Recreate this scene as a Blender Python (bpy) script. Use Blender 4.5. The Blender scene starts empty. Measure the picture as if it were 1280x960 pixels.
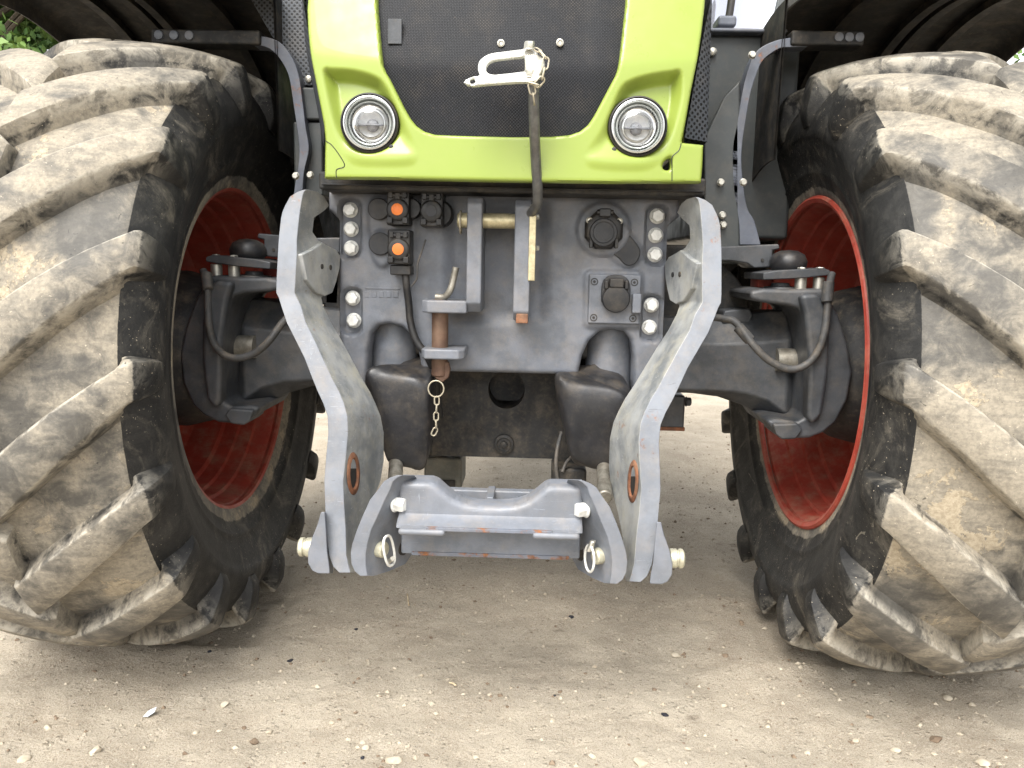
import bpy, bmesh, math, random
import numpy as np
from mathutils import Vector, Matrix
random.seed(4); rng = np.random.default_rng(4)
R = math.radians
scene = bpy.context.scene
COL = scene.collection

# ------------------------------------------------------------------ camera, sky, sun, exposure
FPX = 1030.0                                   # focal length in pixels of a 1280 x 960 frame
CAM = Vector((0.079, -2.1, 0.967))
YAW, PITCH, ROLL = R(-1.50), R(8.39), R(1.23)
fwd = Vector((math.sin(YAW)*math.cos(PITCH), math.cos(YAW)*math.cos(PITCH), -math.sin(PITCH)))
rgt0 = Vector((math.cos(YAW), -math.sin(YAW), 0)); up0 = rgt0.cross(fwd)
rgt = rgt0*math.cos(ROLL) + up0*math.sin(ROLL); upv = up0*math.cos(ROLL) - rgt0*math.sin(ROLL)
cd = bpy.data.cameras.new('camera'); cam = bpy.data.objects.new('camera', cd); COL.objects.link(cam)
mw = Matrix((rgt, upv, -fwd)).transposed().to_4x4(); mw.translation = CAM
cam.matrix_world = mw
cd.sensor_width = 36; cd.lens = FPX/1280*36; cd.clip_start = 0.02; cd.clip_end = 500
scene.camera = cam

SUN_EL, SUN_AZ = R(53), R(200)                 # azimuth measured clockwise from +Y (north)
world = bpy.data.worlds.new('World'); scene.world = world; world.use_nodes = True
wn = world.node_tree.nodes; wl = world.node_tree.links; wn.clear()
sky = wn.new('ShaderNodeTexSky'); sky.sky_type = 'NISHITA'; sky.sun_disc = False
sky.sun_elevation = SUN_EL; sky.sun_rotation = SUN_AZ; sky.air_density = 1.0; sky.dust_density = 2.5; sky.ozone_density = 1.0
hs = wn.new('ShaderNodeHueSaturation'); hs.inputs['Saturation'].default_value = 0.12   # thin even cloud: the blue is washed out
bg = wn.new('ShaderNodeBackground'); bg.inputs[1].default_value = 0.15
wo = wn.new('ShaderNodeOutputWorld')
wl.new(sky.outputs[0], hs.inputs['Color']); wl.new(hs.outputs[0], bg.inputs[0]); wl.new(bg.outputs[0], wo.inputs[0])
sd = bpy.data.lights.new('sun', 'SUN'); sd.energy = 1.5; sd.angle = R(38); sd.color = (1.0, 0.965, 0.91)
sun = bpy.data.objects.new('sun', sd); COL.objects.link(sun)
sdir = Vector((math.sin(SUN_AZ)*math.cos(SUN_EL), math.cos(SUN_AZ)*math.cos(SUN_EL), math.sin(SUN_EL)))
sun.rotation_euler = sdir.to_track_quat('Z', 'Y').to_euler(); sun.location = (0, -3, 8)
vs = scene.view_settings; vs.view_transform = 'Standard'; vs.look = 'None'; vs.gamma = 1; vs.exposure = 1.48
try: vs.use_curve_mapping = False
except Exception: pass

def P(px, py, Y):
    """the point of the plane y = Y that stands at this place of the survey photograph"""
    d = fwd + rgt*((px-640)/FPX) + upv*((480-py)/FPX)
    return CAM + d*((Y-CAM.y)/d.y)
def XZ(px, py, Y):
    p = P(px, py, Y); return (p.x, p.z)
def GP(px, py, z=0.0):
    d = fwd + rgt*((px-640)/FPX) + upv*((480-py)/FPX)
    return CAM + d*((z-CAM.z)/d.z)

# ------------------------------------------------------------------ materials
def lin(c): return tuple((x/12.92 if x <= .04045 else ((x+.055)/1.055)**2.4) for x in c)
class N:
    def __init__(s, name):
        s.m = bpy.data.materials.new(name); s.m.use_nodes = True; s.t = s.m.node_tree; s.t.nodes.clear()
        s.out = s.new('ShaderNodeOutputMaterial'); s.b = s.new('ShaderNodeBsdfPrincipled'); s.link(s.b.outputs[0], s.out.inputs[0])
        s.geo = s.new('ShaderNodeNewGeometry'); s.pos = s.geo.outputs['Position']; s.nrm = s.geo.outputs['Normal']
    def new(s, k): return s.t.nodes.new(k)
    def link(s, a, b): s.t.links.new(a, b)
    def set(s, inp, v):
        if hasattr(v, 'is_linked') or isinstance(v, bpy.types.NodeSocket): s.link(v, inp)
        else: inp.default_value = v
    def noise(s, scale, detail=6, rough=.6, dist=0, vec=None, stretch=None):
        n = s.new('ShaderNodeTexNoise'); n.inputs['Scale'].default_value = scale; n.inputs['Detail'].default_value = detail
        n.inputs['Roughness'].default_value = rough; n.inputs['Distortion'].default_value = dist
        v = vec or s.pos
        if stretch:
            mp = s.new('ShaderNodeMapping'); mp.inputs['Scale'].default_value = stretch[0]; mp.inputs['Rotation'].default_value = stretch[1]
            s.link(v, mp.inputs[0]); v = mp.outputs[0]
        s.link(v, n.inputs['Vector']); return n.outputs['Fac']
    def ramp(s, v, lo, hi, a=0., b=1.):
        n = s.new('ShaderNodeMapRange'); n.interpolation_type = 'SMOOTHSTEP'
        s.link(v, n.inputs[0]); n.inputs[1].default_value = lo; n.inputs[2].default_value = hi; n.inputs[3].default_value = a; n.inputs[4].default_value = b
        return n.outputs[0]
    def math(s, op, a, b=None, c=None):
        n = s.new('ShaderNodeMath'); n.operation = op
        s.set(n.inputs[0], a)
        if b is not None: s.set(n.inputs[1], b)
        if c is not None: s.set(n.inputs[2], c)
        return n.outputs[0]
    def mix(s, f, a, b):
        n = s.new('ShaderNodeMix'); n.data_type = 'RGBA'
        s.set(n.inputs[0], f)
        for k, v in ((6, a), (7, b)):
            if isinstance(v, tuple): n.inputs[k].default_value = (*v[:3], 1)
            else: s.link(v, n.inputs[k])
        return n.outputs[2]
    def sep(s, v):
        n = s.new('ShaderNodeSeparateXYZ'); s.link(v, n.inputs[0]); return n.outputs
    def bump(s, h, strength, dist=.002, prev=None):
        n = s.new('ShaderNodeBump'); n.inputs['Strength'].default_value = strength; n.inputs['Distance'].default_value = dist
        s.link(h, n.inputs['Height'])
        if prev is not None: s.link(prev, n.inputs['Normal'])
        return n.outputs[0]
    def attr(s, name):
        n = s.new('ShaderNodeAttribute'); n.attribute_name = name; return n.outputs['Fac']
    def done(s, col, rough, metal=0., normal=None, spec=.5, coat=0):
        for k, v in (('Base Color', col), ('Roughness', rough), ('Metallic', metal)):
            i = s.b.inputs[k]
            if isinstance(v, tuple): i.default_value = (*v[:3], 1)
            else: s.set(i, v)
        if normal is not None: s.link(normal, s.b.inputs['Normal'])
        s.b.inputs['Specular IOR Level'].default_value = spec
        s.b.inputs['Coat Weight'].default_value = coat
        return s.m

DUST = lin((.66, .59, .49))
def painted(name, c, c2=None, rough=.45, metal=0., dust=.35, rust=0., scratch=0., bump=.15, spec=.5, grain=300, dustc=DUST, coat=0, mottle=14, rustthr=.62):
    """paint or cast metal with mottling, settled dust, chips, streaks and, if asked, rust"""
    n = N(name); c2 = c2 or tuple(x*.75 for x in c)
    col = n.mix(n.ramp(n.noise(mottle, 8, .65), .35, .65), c, c2)
    rg = n.math('ADD', n.ramp(n.noise(22, 6), .3, .7, -.08, .12), rough)
    if scratch:
        sc = n.noise(1, 3, .6, 1.2, stretch=((38, 38, 520), (.5, .35, .2))); sc2 = n.noise(1, 4, .7, .8, stretch=((300, 60, 45), (.2, -.3, .9)))
        m = n.math('MULTIPLY', n.math('MAXIMUM', n.ramp(sc, .655, .70), n.ramp(sc2, .655, .70)), n.ramp(n.noise(7, 3), .50, .60))
        col = n.mix(n.math('MULTIPLY', m, scratch), col, tuple(min(1, x*1.9+.12) for x in c))
        dk = n.math('MULTIPLY', n.ramp(n.noise(1, 3, .6, 1., stretch=((34, 34, 150), (.9, .1, .6))), .69, .72), scratch*.8)
        col = n.mix(dk, col, lin((.20, .205, .21)))
    if dust:
        up = n.sep(n.nrm)[2]
        d = n.math('MULTIPLY', n.ramp(up, -.5, .95, .35, 1.), n.ramp(n.noise(17, 9, .72), .42, .72))
        d2 = n.math('MULTIPLY', n.ramp(n.noise(70, 5, .7), .5, .75), .3)
        d = n.math('MINIMUM', n.math('MULTIPLY', n.math('ADD', d, d2), dust), .92)
        col = n.mix(d, col, dustc)
        rg = n.math('ADD', rg, n.math('MULTIPLY', d, .3))
    if rust:
        e = n.attr('edge')
        rm = n.math('ADD', n.math('MULTIPLY', n.noise(26, 8, .7), .75), n.math('MULTIPLY', e, .30*rust))
        rm = n.ramp(rm, rustthr-.05, rustthr+.05)
        rc = n.mix(n.ramp(n.noise(120, 3), .35, .65), lin((.56, .37, .24)), lin((.40, .28, .20)))
        col = n.mix(rm, col, rc); rg = n.math('ADD', rg, n.math('MULTIPLY', rm, .35))
    nb = n.bump(n.noise(grain, 4, .6), bump, .0012)
    nb = n.bump(n.noise(40, 5, .6), bump*.8, .002, nb)
    return n.done(col, n.math('MINIMUM', rg, .95), metal, nb, spec, coat)

def mesh_mat(name, pitch, c, hole, rot=45, thr=.33, dust=.25, spec=.5):
    """sheet with fine punched holes"""
    n = N(name); mp = n.new('ShaderNodeMapping'); mp.inputs['Rotation'].default_value = (0, R(rot), 0)
    s = n.sep(n.pos); cb = n.new('ShaderNodeCombineXYZ'); n.link(s[0], cb.inputs[0]); n.link(s[2], cb.inputs[2])
    n.link(cb.outputs[0], mp.inputs[0])
    v = n.new('ShaderNodeTexVoronoi'); v.inputs['Randomness'].default_value = 0; v.inputs['Scale'].default_value = 1/pitch
    n.link(mp.outputs[0], v.inputs['Vector'])
    h = n.ramp(v.outputs['Distance'], thr-.07, thr+.07)
    dn = n.math('MULTIPLY', n.ramp(n.noise(11, 9, .7), .45, .75), dust)
    spk = n.ramp(n.noise(170, 3, .6), .68, .76)
    base = n.mix(n.math('MINIMUM', n.math('ADD', dn, n.math('MULTIPLY', spk, .22)), 1.), c, DUST)
    deep = n.mix(n.ramp(n.noise(5, 3), .4, .6), hole, tuple(x*1.9 for x in hole))
    return n.done(n.mix(h, deep, base), .5, .0, n.bump(h, .6, .001), spec)

M = {}
M['cast'] = painted('cast_grey_paint', lin((.42, .435, .465)), lin((.345, .36, .385)), .45, dust=.28, bump=.35, grain=260)
M['cast_dark'] = painted('axle_grey_paint', lin((.275, .285, .30)), lin((.21, .22, .232)), .48, dust=.18, bump=.35)
M['under'] = painted('underbody_black', lin((.14, .14, .14)), lin((.10, .10, .10)), .65, dust=.3, bump=.3)
M['recess'] = painted('bolt_strip_paint', lin((.24, .25, .27)), lin((.20, .21, .22)), .5, dust=.15, bump=.3)
M['arm'] = painted('arm_grey_paint', lin((.47, .487, .515)), lin((.415, .43, .455)), .40, dust=.26, rust=.35, scratch=.38, bump=.15, rustthr=.60)
M['arm_worn'] = painted('arm_worn_side', lin((.62, .625, .62)), lin((.42, .435, .445)), .40, dust=.8, rust=.3, scratch=.6, bump=.2, dustc=lin((.66, .64, .57)), mottle=9, rustthr=.60)
M['link'] = painted('crossbar_grey_paint', lin((.455, .47, .50)), lin((.405, .42, .445)), .42, dust=.22, scratch=.3, bump=.2)
M['link_rusty'] = painted('crossbar_worn_edge', lin((.42, .44, .48)), lin((.36, .38, .42)), .6, dust=.25, rust=.3, bump=.4, rustthr=.42)
M['link_shadow'] = painted('crossbar_shaded_paint', lin((.44, .46, .495)), lin((.37, .39, .42)), .5, dust=.3, scratch=.3, bump=.25)  # crossbar grey again, darker: shade of inner and recessed faces painted in
M['rust'] = painted('bare_rust', lin((.52, .33, .22)), lin((.38, .25, .18)), .85, dust=.35, bump=.6, mottle=60)
M['pin_rust'] = painted('rusty_pin_steel', lin((.40, .30, .24)), lin((.33, .24, .19)), .6, metal=.3, dust=.25, bump=.3, mottle=40)
M['zinc'] = painted('zinc_plate', lin((.78, .77, .73)), lin((.66, .65, .61)), .38, metal=.75, dust=.2, bump=.1, mottle=80)
M['zinc_bright'] = painted('galvanised_casting', lin((.90, .90, .88)), lin((.80, .80, .78)), .40, metal=.2, dust=.12, bump=.3, mottle=60)
M['brass'] = painted('yellow_passivate', lin((.78, .74, .60)), lin((.64, .60, .48)), .4, metal=.5, dust=.15, bump=.1, mottle=60)
M['steel'] = painted('worn_pin_steel', lin((.62, .605, .565)), lin((.47, .45, .41)), .38, metal=.6, dust=.2, bump=.15, mottle=50)
M['black'] = painted('black_plastic', lin((.095, .095, .10)), lin((.075, .075, .08)), .42, dust=.16, bump=.15)
M['blackgrey'] = painted('dark_plastic_lid', lin((.16, .165, .18)), lin((.13, .135, .145)), .5, dust=.14, bump=.25)
M['boot'] = painted('rubber_boot', lin((.165, .165, .175)), lin((.125, .125, .132)), .42, dust=.16, bump=.25)
M['orange'] = painted('orange_cap', lin((.93, .50, .20)), lin((.85, .44, .17)), .5, dust=.08, bump=.1)
M['lime'] = painted('lime_paint', lin((.535, .60, .255)), lin((.525, .59, .25)), .34, dust=.07, bump=.01, coat=.3, mottle=3, spec=.4)
M['red'] = painted('red_rim_paint', lin((.66, .26, .20)), lin((.58, .215, .165)), .5, dust=.45, scratch=.25, bump=.15)
M['strut'] = painted('strut_grey_paint', lin((.375, .395, .435)), lin((.32, .335, .37)), .45, dust=.18, rust=.4, bump=.12)
M['fender'] = painted('fender_plastic', lin((.16, .157, .15)), lin((.12, .12, .117)), .75, dust=.3, bump=.3, mottle=5)
M['fender_lip'] = painted('fender_lip_plastic', lin((.42, .42, .41)), lin((.36, .36, .35)), .6, dust=.3, bump=.2)
M['panel'] = painted('side_panel_grey', lin((.235, .25, .25)), lin((.215, .23, .23)), .45, dust=.12, bump=.05, mottle=3)
M['cable'] = painted('black_cable', lin((.13, .13, .135)), lin((.10, .10, .105)), .5, dust=.15, bump=.1)
M['rod'] = painted('rod_steel', lin((.42, .42, .41)), lin((.33, .33, .325)), .4, metal=.5, dust=.2, bump=.2, mottle=50)
M['hose'] = painted('dusty_hose', lin((.27, .27, .27)), lin((.21, .21, .21)), .6, dust=.35, bump=.15)
M['chain'] = painted('galvanised_chain', lin((.74, .71, .63)), lin((.6, .56, .48)), .45, metal=.5, dust=.2, bump=.1)
M['cream'] = painted('cream_passivated_pin', lin((.80, .79, .70)), lin((.68, .66, .58)), .4, metal=.4, dust=.15, bump=.1, mottle=60)
M['grille'] = mesh_mat('grille_mesh', .0046, lin((.145, .15, .165)), lin((.035, .037, .045)), 45, .42, .10, .2)
M['perf'] = mesh_mat('perforated_panel', .0095, lin((.28, .295, .315)), lin((.03, .03, .03)), 45, .30, .12)
M['chrome'] = painted('lamp_bezel', lin((.84, .85, .84)), lin((.76, .77, .76)), .3, metal=.9, dust=.1, bump=.02)
M['reflector'] = painted('lamp_reflector', lin((.95, .95, .94)), lin((.80, .81, .81)), .35, metal=.0, dust=.05, bump=.05, mottle=40)
M['box'] = painted('plastic_reservoir', lin((.42, .42, .39)), lin((.34, .34, .31)), .6, dust=.4, bump=.15)

def glass(name, col=(1, 1, 1), rough=.02):
    n = N(name); n.b.inputs['Transmission Weight'].default_value = 1; n.b.inputs['IOR'].default_value = 1.45
    m = n.done(col, rough); return m
n = N('lamp_lens'); tb = n.new('ShaderNodeBsdfTransparent'); gb = n.new('ShaderNodeBsdfGlossy'); gb.inputs['Roughness'].default_value = .04; fr = n.new('ShaderNodeFresnel'); fr.inputs[0].default_value = 1.6
mx = n.new('ShaderNodeMixShader'); n.link(fr.outputs[0], mx.inputs[0]); n.link(tb.outputs[0], mx.inputs[1]); n.link(gb.outputs[0], mx.inputs[2]); n.link(mx.outputs[0], n.out.inputs[0]); M['lens'] = n.m
n = N('cab_glass'); M['cabglass'] = n.done(lin((.80, .81, .86)), .08, .75)

# rubber of the tyres: black on the sidewalls, pale dried soil on the tread
def rubber():
    n = N('tyre_rubber'); tread = n.attr('soil'); edge = n.attr('edge')
    big = n.noise(4.2, 4, .6, .3); mid = n.noise(19, 6, .7, .5); fine = n.noise(140, 4, .7)
    streak = n.noise(1, 4, .65, .5, stretch=((9, 60, 60), (0, 0, 0)))
    rub = n.mix(n.ramp(mid, .35, .7), lin((.235, .233, .228)), lin((.335, .33, .317)))
    side = n.mix(n.ramp(mid, .38, .72), lin((.10, .099, .097)), lin((.195, .19, .18)))
    soil = n.mix(n.ramp(fine, .35, .7), lin((.625, .59, .525)), lin((.53, .50, .445)))
    cover = n.math('ADD', n.math('MULTIPLY', big, .62), n.math('MULTIPLY', mid, .38))
    cover = n.math('MULTIPLY', n.ramp(cover, .41, .57, .16, .95), n.ramp(streak, .28, .6, .6, 1.))
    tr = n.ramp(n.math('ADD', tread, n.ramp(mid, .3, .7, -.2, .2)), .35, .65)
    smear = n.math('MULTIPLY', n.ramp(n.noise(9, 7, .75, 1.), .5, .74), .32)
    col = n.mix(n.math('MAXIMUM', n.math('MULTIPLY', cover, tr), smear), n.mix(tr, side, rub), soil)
    # dried mud still sticking in flakes to the floor between the bars
    flake = n.math('MULTIPLY', n.math('MULTIPLY', n.ramp(n.noise(9, 8, .72, .3), .555, .575), n.ramp(big, .44, .56)), n.attr('floor'))
    col = n.mix(n.math('MULTIPLY', flake, .7), col, n.mix(n.ramp(fine, .4, .6), lin((.72, .665, .57)), lin((.64, .585, .49))))
    scuff = n.math('MULTIPLY', n.math('MULTIPLY', edge, n.ramp(mid, .42, .60)), .6)
    col = n.mix(scuff, col, lin((.74, .715, .66)))
    sp = n.math('MULTIPLY', n.ramp(n.noise(190, 2, .6), .67, .73), n.ramp(big, .42, .58))
    col = n.mix(n.math('MULTIPLY', sp, .6), col, lin((.78, .73, .65)))
    cut = n.ramp(n.noise(1, 2, .5, 1.5, stretch=((60, 9, 60), (.4, 0, .3))), .735, .75)
    scr = n.ramp(n.noise(1, 3, .6, 2.2, stretch=((70, 14, 14), (.2, .5, .1))), .70, .73)
    col = n.mix(n.math('MULTIPLY', scr, .35), col, lin((.62, .59, .53)))
    col = n.mix(n.math('MULTIPLY', cut, .6), col, lin((.12, .12, .115)))
    nb = n.bump(mid, .3, .005); nb = n.bump(flake, .5, .0025, nb); nb = n.bump(fine, .5, .002, nb); nb = n.bump(cut, -.5, .002, nb)
    return n.done(col, n.ramp(n.math('MULTIPLY', cover, tr), 0, 1, .60, .88), 0, nb, .4)
M['rubber'] = rubber()

def ground_mat():
    n = N('dusty_hardcore'); big = n.noise(.9, 6, .6, .3); mid = n.noise(6.5, 9, .7, .3); fine = n.noise(55, 8, .75); grit = n.noise(230, 4, .7)
    a = n.mix(n.ramp(n.math('ADD', n.math('MULTIPLY', big, .5), n.math('MULTIPLY', mid, .5)), .4, .6), lin((.675, .625, .55)), lin((.75, .705, .63)))
    a = n.mix(n.math('MULTIPLY', n.ramp(fine, .5, .72), .6), a, lin((.75, .71, .65)))
    a = n.mix(n.math('MULTIPLY', n.ramp(fine, .42, .28), .7), a, lin((.52, .485, .43)))
    a = n.mix(n.math('MULTIPLY', n.ramp(n.noise(2.3, 4, .6, .6), .47, .62), .30), a, lin((.545, .50, .44)))
    g2 = n.noise(420, 2, .6); a = n.mix(n.math('MULTIPLY', n.ramp(g2, .52, .64), .45), a, lin((.82, .785, .73)))
    a = n.mix(n.math('MULTIPLY', n.ramp(g2, .44, .34), .55), a, lin((.43, .39, .335)))
    a = n.mix(n.math('MULTIPLY', n.ramp(grit, .58, .68), .65), a, lin((.80, .765, .705)))
    a = n.mix(n.math('MULTIPLY', n.ramp(grit, .40, .31), .6), a, lin((.40, .36, .305)))
    stain = n.math('MULTIPLY', n.ramp(n.noise(9, 3, .5, .5), .68, .74), .45)
    a = n.mix(stain, a, lin((.40, .35, .29)))
    v = n.new('ShaderNodeTexVoronoi'); v.inputs['Scale'].default_value = 75; n.link(n.pos, v.inputs['Vector'])
    st = n.math('MULTIPLY', n.ramp(v.outputs['Distance'], .42, .15), n.ramp(n.noise(30, 3), .5, .62))
    nb = n.bump(mid, .45, .02); nb = n.bump(fine, 1., .010, nb); nb = n.bump(st, .8, .007, nb); nb = n.bump(grit, .8, .004, nb)
    return n.done(a, .95, 0, nb, .2)
M['ground'] = ground_mat()
def stone_mat(name, c, c2):
    n = N(name); oi = n.new('ShaderNodeObjectInfo')
    col = n.mix(n.ramp(n.noise(60, 5), .35, .65), c, c2)
    return n.done(col, .9, 0, n.bump(n.noise(160, 5), .5, .002), .25)
M['stone_pale'] = stone_mat('pale_stone', lin((.71, .67, .60)), lin((.62, .575, .50)))
M['stone_brown'] = stone_mat('brown_stone', lin((.50, .44, .37)), lin((.42, .36, .30)))
M['stone_dark'] = stone_mat('dark_stone', lin((.20, .20, .22)), lin((.14, .14, .16)))
M['paper'] = stone_mat('white_scrap', lin((.88, .90, .92)), lin((.80, .83, .86)))
M['straw'] = stone_mat('dry_straw', lin((.80, .74, .63)), lin((.70, .62, .5)))
M['bark'] = painted('tree_bark', lin((.30, .26, .21)), lin((.22, .19, .15)), .9, dust=0, bump=.6)
n = N('tree_leaf'); M['leaf'] = n.done(n.mix(n.ramp(n.noise(1.6, 4), .35, .65), lin((.24, .36, .16)), lin((.40, .50, .25))), .55, 0, None, .3)
n.b.inputs['Transmission Weight'].default_value = 0

# ------------------------------------------------------------------ mesh helpers
def link(o, parent):
    COL.objects.link(o)
    if parent is not None: o.parent = parent
    return o
def make(name, verts, faces, mat, parent, smooth=True, angle=38, bevel=0, seg=2, attrs=None, matidx=None, fix=True):
    me = bpy.data.meshes.new(name); me.from_pydata([tuple(v) for v in verts], [], faces)
    for k in (mat if isinstance(mat, (list, tuple)) else [mat]): me.materials.append(M[k] if isinstance(k, str) else k)
    if matidx is not None: me.polygons.foreach_set('material_index', matidx)
    if attrs:
        for k, a in attrs.items():
            at = me.attributes.new(k, 'FLOAT', 'POINT'); at.data.foreach_set('value', a)
    if fix:
        bm = bmesh.new(); bm.from_mesh(me); bmesh.ops.remove_doubles(bm, verts=bm.verts, dist=1e-6)
        bmesh.ops.recalc_face_normals(bm, faces=bm.faces); bm.to_mesh(me); bm.free()
    me.update()
    if smooth:
        me.polygons.foreach_set('use_smooth', [True]*len(me.polygons))
        if not bevel: me.set_sharp_from_angle(angle=R(angle))
    o = bpy.data.objects.new(name, me); link(o, parent)
    if bevel:
        b = o.modifiers.new('edge', 'BEVEL'); b.width = bevel; b.segments = seg; b.limit_method = 'ANGLE'; b.angle_limit = R(32); b.harden_normals = True
    return o
class MB:
    """collects shapes of ONE part; several materials allowed"""
    def __init__(s): s.v = []; s.f = []; s.mi = []; s.mats = []; s.cur = 0
    def mat(s, k):
        if k not in s.mats: s.mats.append(k)
        s.cur = s.mats.index(k); return s
    def add(s, v, f):
        o = len(s.v); s.v += [tuple(x) for x in v]; s.f += [tuple(i+o for i in q) for q in f]; s.mi += [s.cur]*len(f); return s
    def box(s, a, b):
        x0, y0, z0 = a; x1, y1, z1 = b
        return s.add([(x0, y0, z0), (x1, y0, z0), (x1, y1, z0), (x0, y1, z0), (x0, y0, z1), (x1, y0, z1), (x1, y1, z1), (x0, y1, z1)],
                     [(0, 3, 2, 1), (4, 5, 6, 7), (0, 1, 5, 4), (1, 2, 6, 5), (2, 3, 7, 6), (3, 0, 4, 7)])
    def slab(s, poly, y0, y1):
        k = len(poly); v = [(x, y0, z) for x, z in poly]+[(x, y1, z) for x, z in poly]
        return s.add(v, [tuple(range(k)), tuple(range(2*k-1, k-1, -1))]+[((i+1) % k, i, i+k, (i+1) % k+k) for i in range(k)])
    def rings(s, rs, cap=True, close=False):
        k = len(rs[0]); v = [p for r in rs for p in r]; f = []
        for j in range(len(rs)-1+(1 if close else 0)):
            a = j*k; b = ((j+1) % len(rs))*k
            f += [(a+i, a+(i+1) % k, b+(i+1) % k, b+i) for i in range(k)]
        if cap and not close: f += [tuple(range(k-1, -1, -1)), tuple((len(rs)-1)*k+i for i in range(k))]
        return s.add(v, f)
    def lathe(s, p0, axis, prof, seg=24, cap=True, phase=0):
        """profile of (distance along the axis, radius)"""
        p0 = Vector(p0); a = Vector(axis).normalized(); e = a.orthogonal().normalized(); g = a.cross(e)
        if abs(a.y) > .9: e = Vector((1, 0, 0)); g = a.cross(e)
        if abs(a.z) > .9: e = Vector((1, 0, 0)); g = a.cross(e)
        return s.rings([[p0+a*d+(e*math.cos(2*math.pi*i/seg+phase)+g*math.sin(2*math.pi*i/seg+phase))*r for i in range(seg)] for d, r in prof], cap)
    def cyl(s, p0, p1, r, seg=20, ch=None):
        p0 = Vector(p0); p1 = Vector(p1); L = (p1-p0).length; c = min(r*.15, L*.2) if ch is None else ch
        return s.lathe(p0, p1-p0, [(0, r-c), (c, r), (L-c, r), (L, r-c)], seg)
    def tube(s, pts, r, seg=10, sub=6, close=False):
        pts = [Vector(p) for p in pts]
        if sub > 1: pts = smooth_path(pts, sub, close)
        rs = []; k = len(pts); e = None
        for i, p in enumerate(pts):
            t = (pts[(i+1) % k]-pts[i-1]) if close else (pts[min(i+1, k-1)]-pts[max(i-1, 0)])
            t.normalize()
            if e is None: e = t.orthogonal().normalized()
            e = (e-t*e.dot(t)); e.normalize(); g = t.cross(e)
            rr = r(i/(k-1)) if callable(r) else r
            rs.append([p+(e*math.cos(2*math.pi*j/seg)+g*math.sin(2*math.pi*j/seg))*rr for j in range(seg)])
        return s.rings(rs, True, close)
    def bolt(s, p, axis, d, flange=True, h=None):
        """hexagon head, with a flange washer; d = across the flats"""
        h = h or d*.55; a = Vector(axis).normalized(); q = Vector(p)
        if flange: s.lathe(q, a, [(0, d*.66), (d*.07, d*.68), (d*.13, d*.63), (d*.18, d*.55)], 22); q = q+a*d*.16
        s.lathe(q, a, [(0, d*.575), (h*.78, d*.575), (h*.97, d*.5), (h, d*.44)], 6, phase=random.random())
        s.lathe(q+a*h*.9, a, [(0, d*.42), (h*.12, d*.40)], 18)
        return s
    def build(s, name, parent, bevel=0, seg=2, angle=38, mat=None):
        return make(name, s.v, s.f, s.mats or [mat], parent, True, angle, bevel, seg, None, s.mi if len(s.mats) > 1 else None)
def smooth_path(p, sub, close=False):
    out = []; k = len(p)
    for i in range(k if close else k-1):
        a, b, c, d = (p[(i-1) % k], p[i], p[(i+1) % k], p[(i+2) % k]) if close else (p[max(i-1, 0)], p[i], p[i+1], p[min(i+2, k-1)])
        for j in range(sub):
            t = j/sub
            out.append(.5*((2*b)+(c-a)*t+(2*a-5*b+4*c-d)*t*t+(3*b-a-3*c+d)*t**3))
    if not close: out.append(p[-1])
    return out
def smooth2(poly, sub=4, close=True): return [(v.x, v.y) for v in smooth_path([Vector((a, b, 0)) for a, b in poly], sub, close)]
def mir(poly): return [(-x, z) for x, z in poly]
def mirror_obj(o, parent=None, dx=0):
    """a copy of a part for the other side of the tractor, mirrored about x = 0 and moved by dx"""
    c = o.copy(); c.data = o.data.copy(); me = c.data
    me.transform(Matrix.Translation((dx, 0, 0)) @ Matrix.Scale(-1, 4, (1, 0, 0))); me.flip_normals(); me.update()
    link(c, parent if parent is not None else o.parent); return c
def mirror_tree(o, dx=0):
    c = mirror_obj(o, o.parent, dx)
    for ch in list(o.children): mirror_obj(ch, c, dx)
    return c

# relief: a plate in the x-z plane cut out by polygons, its face y = yfun(x, z); used for castings and pressed panels
def pip(x, z, poly):
    ins = np.zeros(x.shape, bool); k = len(poly)
    for i in range(k):
        x0, z0 = poly[i]; x1, z1 = poly[(i+1) % k]
        if z0 == z1: continue
        c = ((z0 > z) != (z1 > z)) & (x < (x1-x0)*(z-z0)/(z1-z0)+x0); ins ^= c
    return ins
def near(x, z, poly):
    bd = np.full(x.shape, 1e9); bx = x.copy(); bz = z.copy(); k = len(poly)
    for i in range(k):
        x0, z0 = poly[i]; x1, z1 = poly[(i+1) % k]; dx, dz = x1-x0, z1-z0; L = dx*dx+dz*dz
        if L < 1e-14: continue
        t = np.clip(((x-x0)*dx+(z-z0)*dz)/L, 0, 1); qx = x0+t*dx; qz = z0+t*dz; d = np.hypot(x-qx, z-qz); m = d < bd
        bd[m] = d[m]; bx[m] = qx[m]; bz[m] = qz[m]
    return bd, bx, bz
def sdf(x, z, poly):
    d, _, _ = near(x, z, poly); return np.where(pip(x, z, poly), -d, d)
def sstep(a, b, v):
    t = np.clip((v-a)/(b-a), 0, 1); return t*t*(3-2*t)
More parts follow.
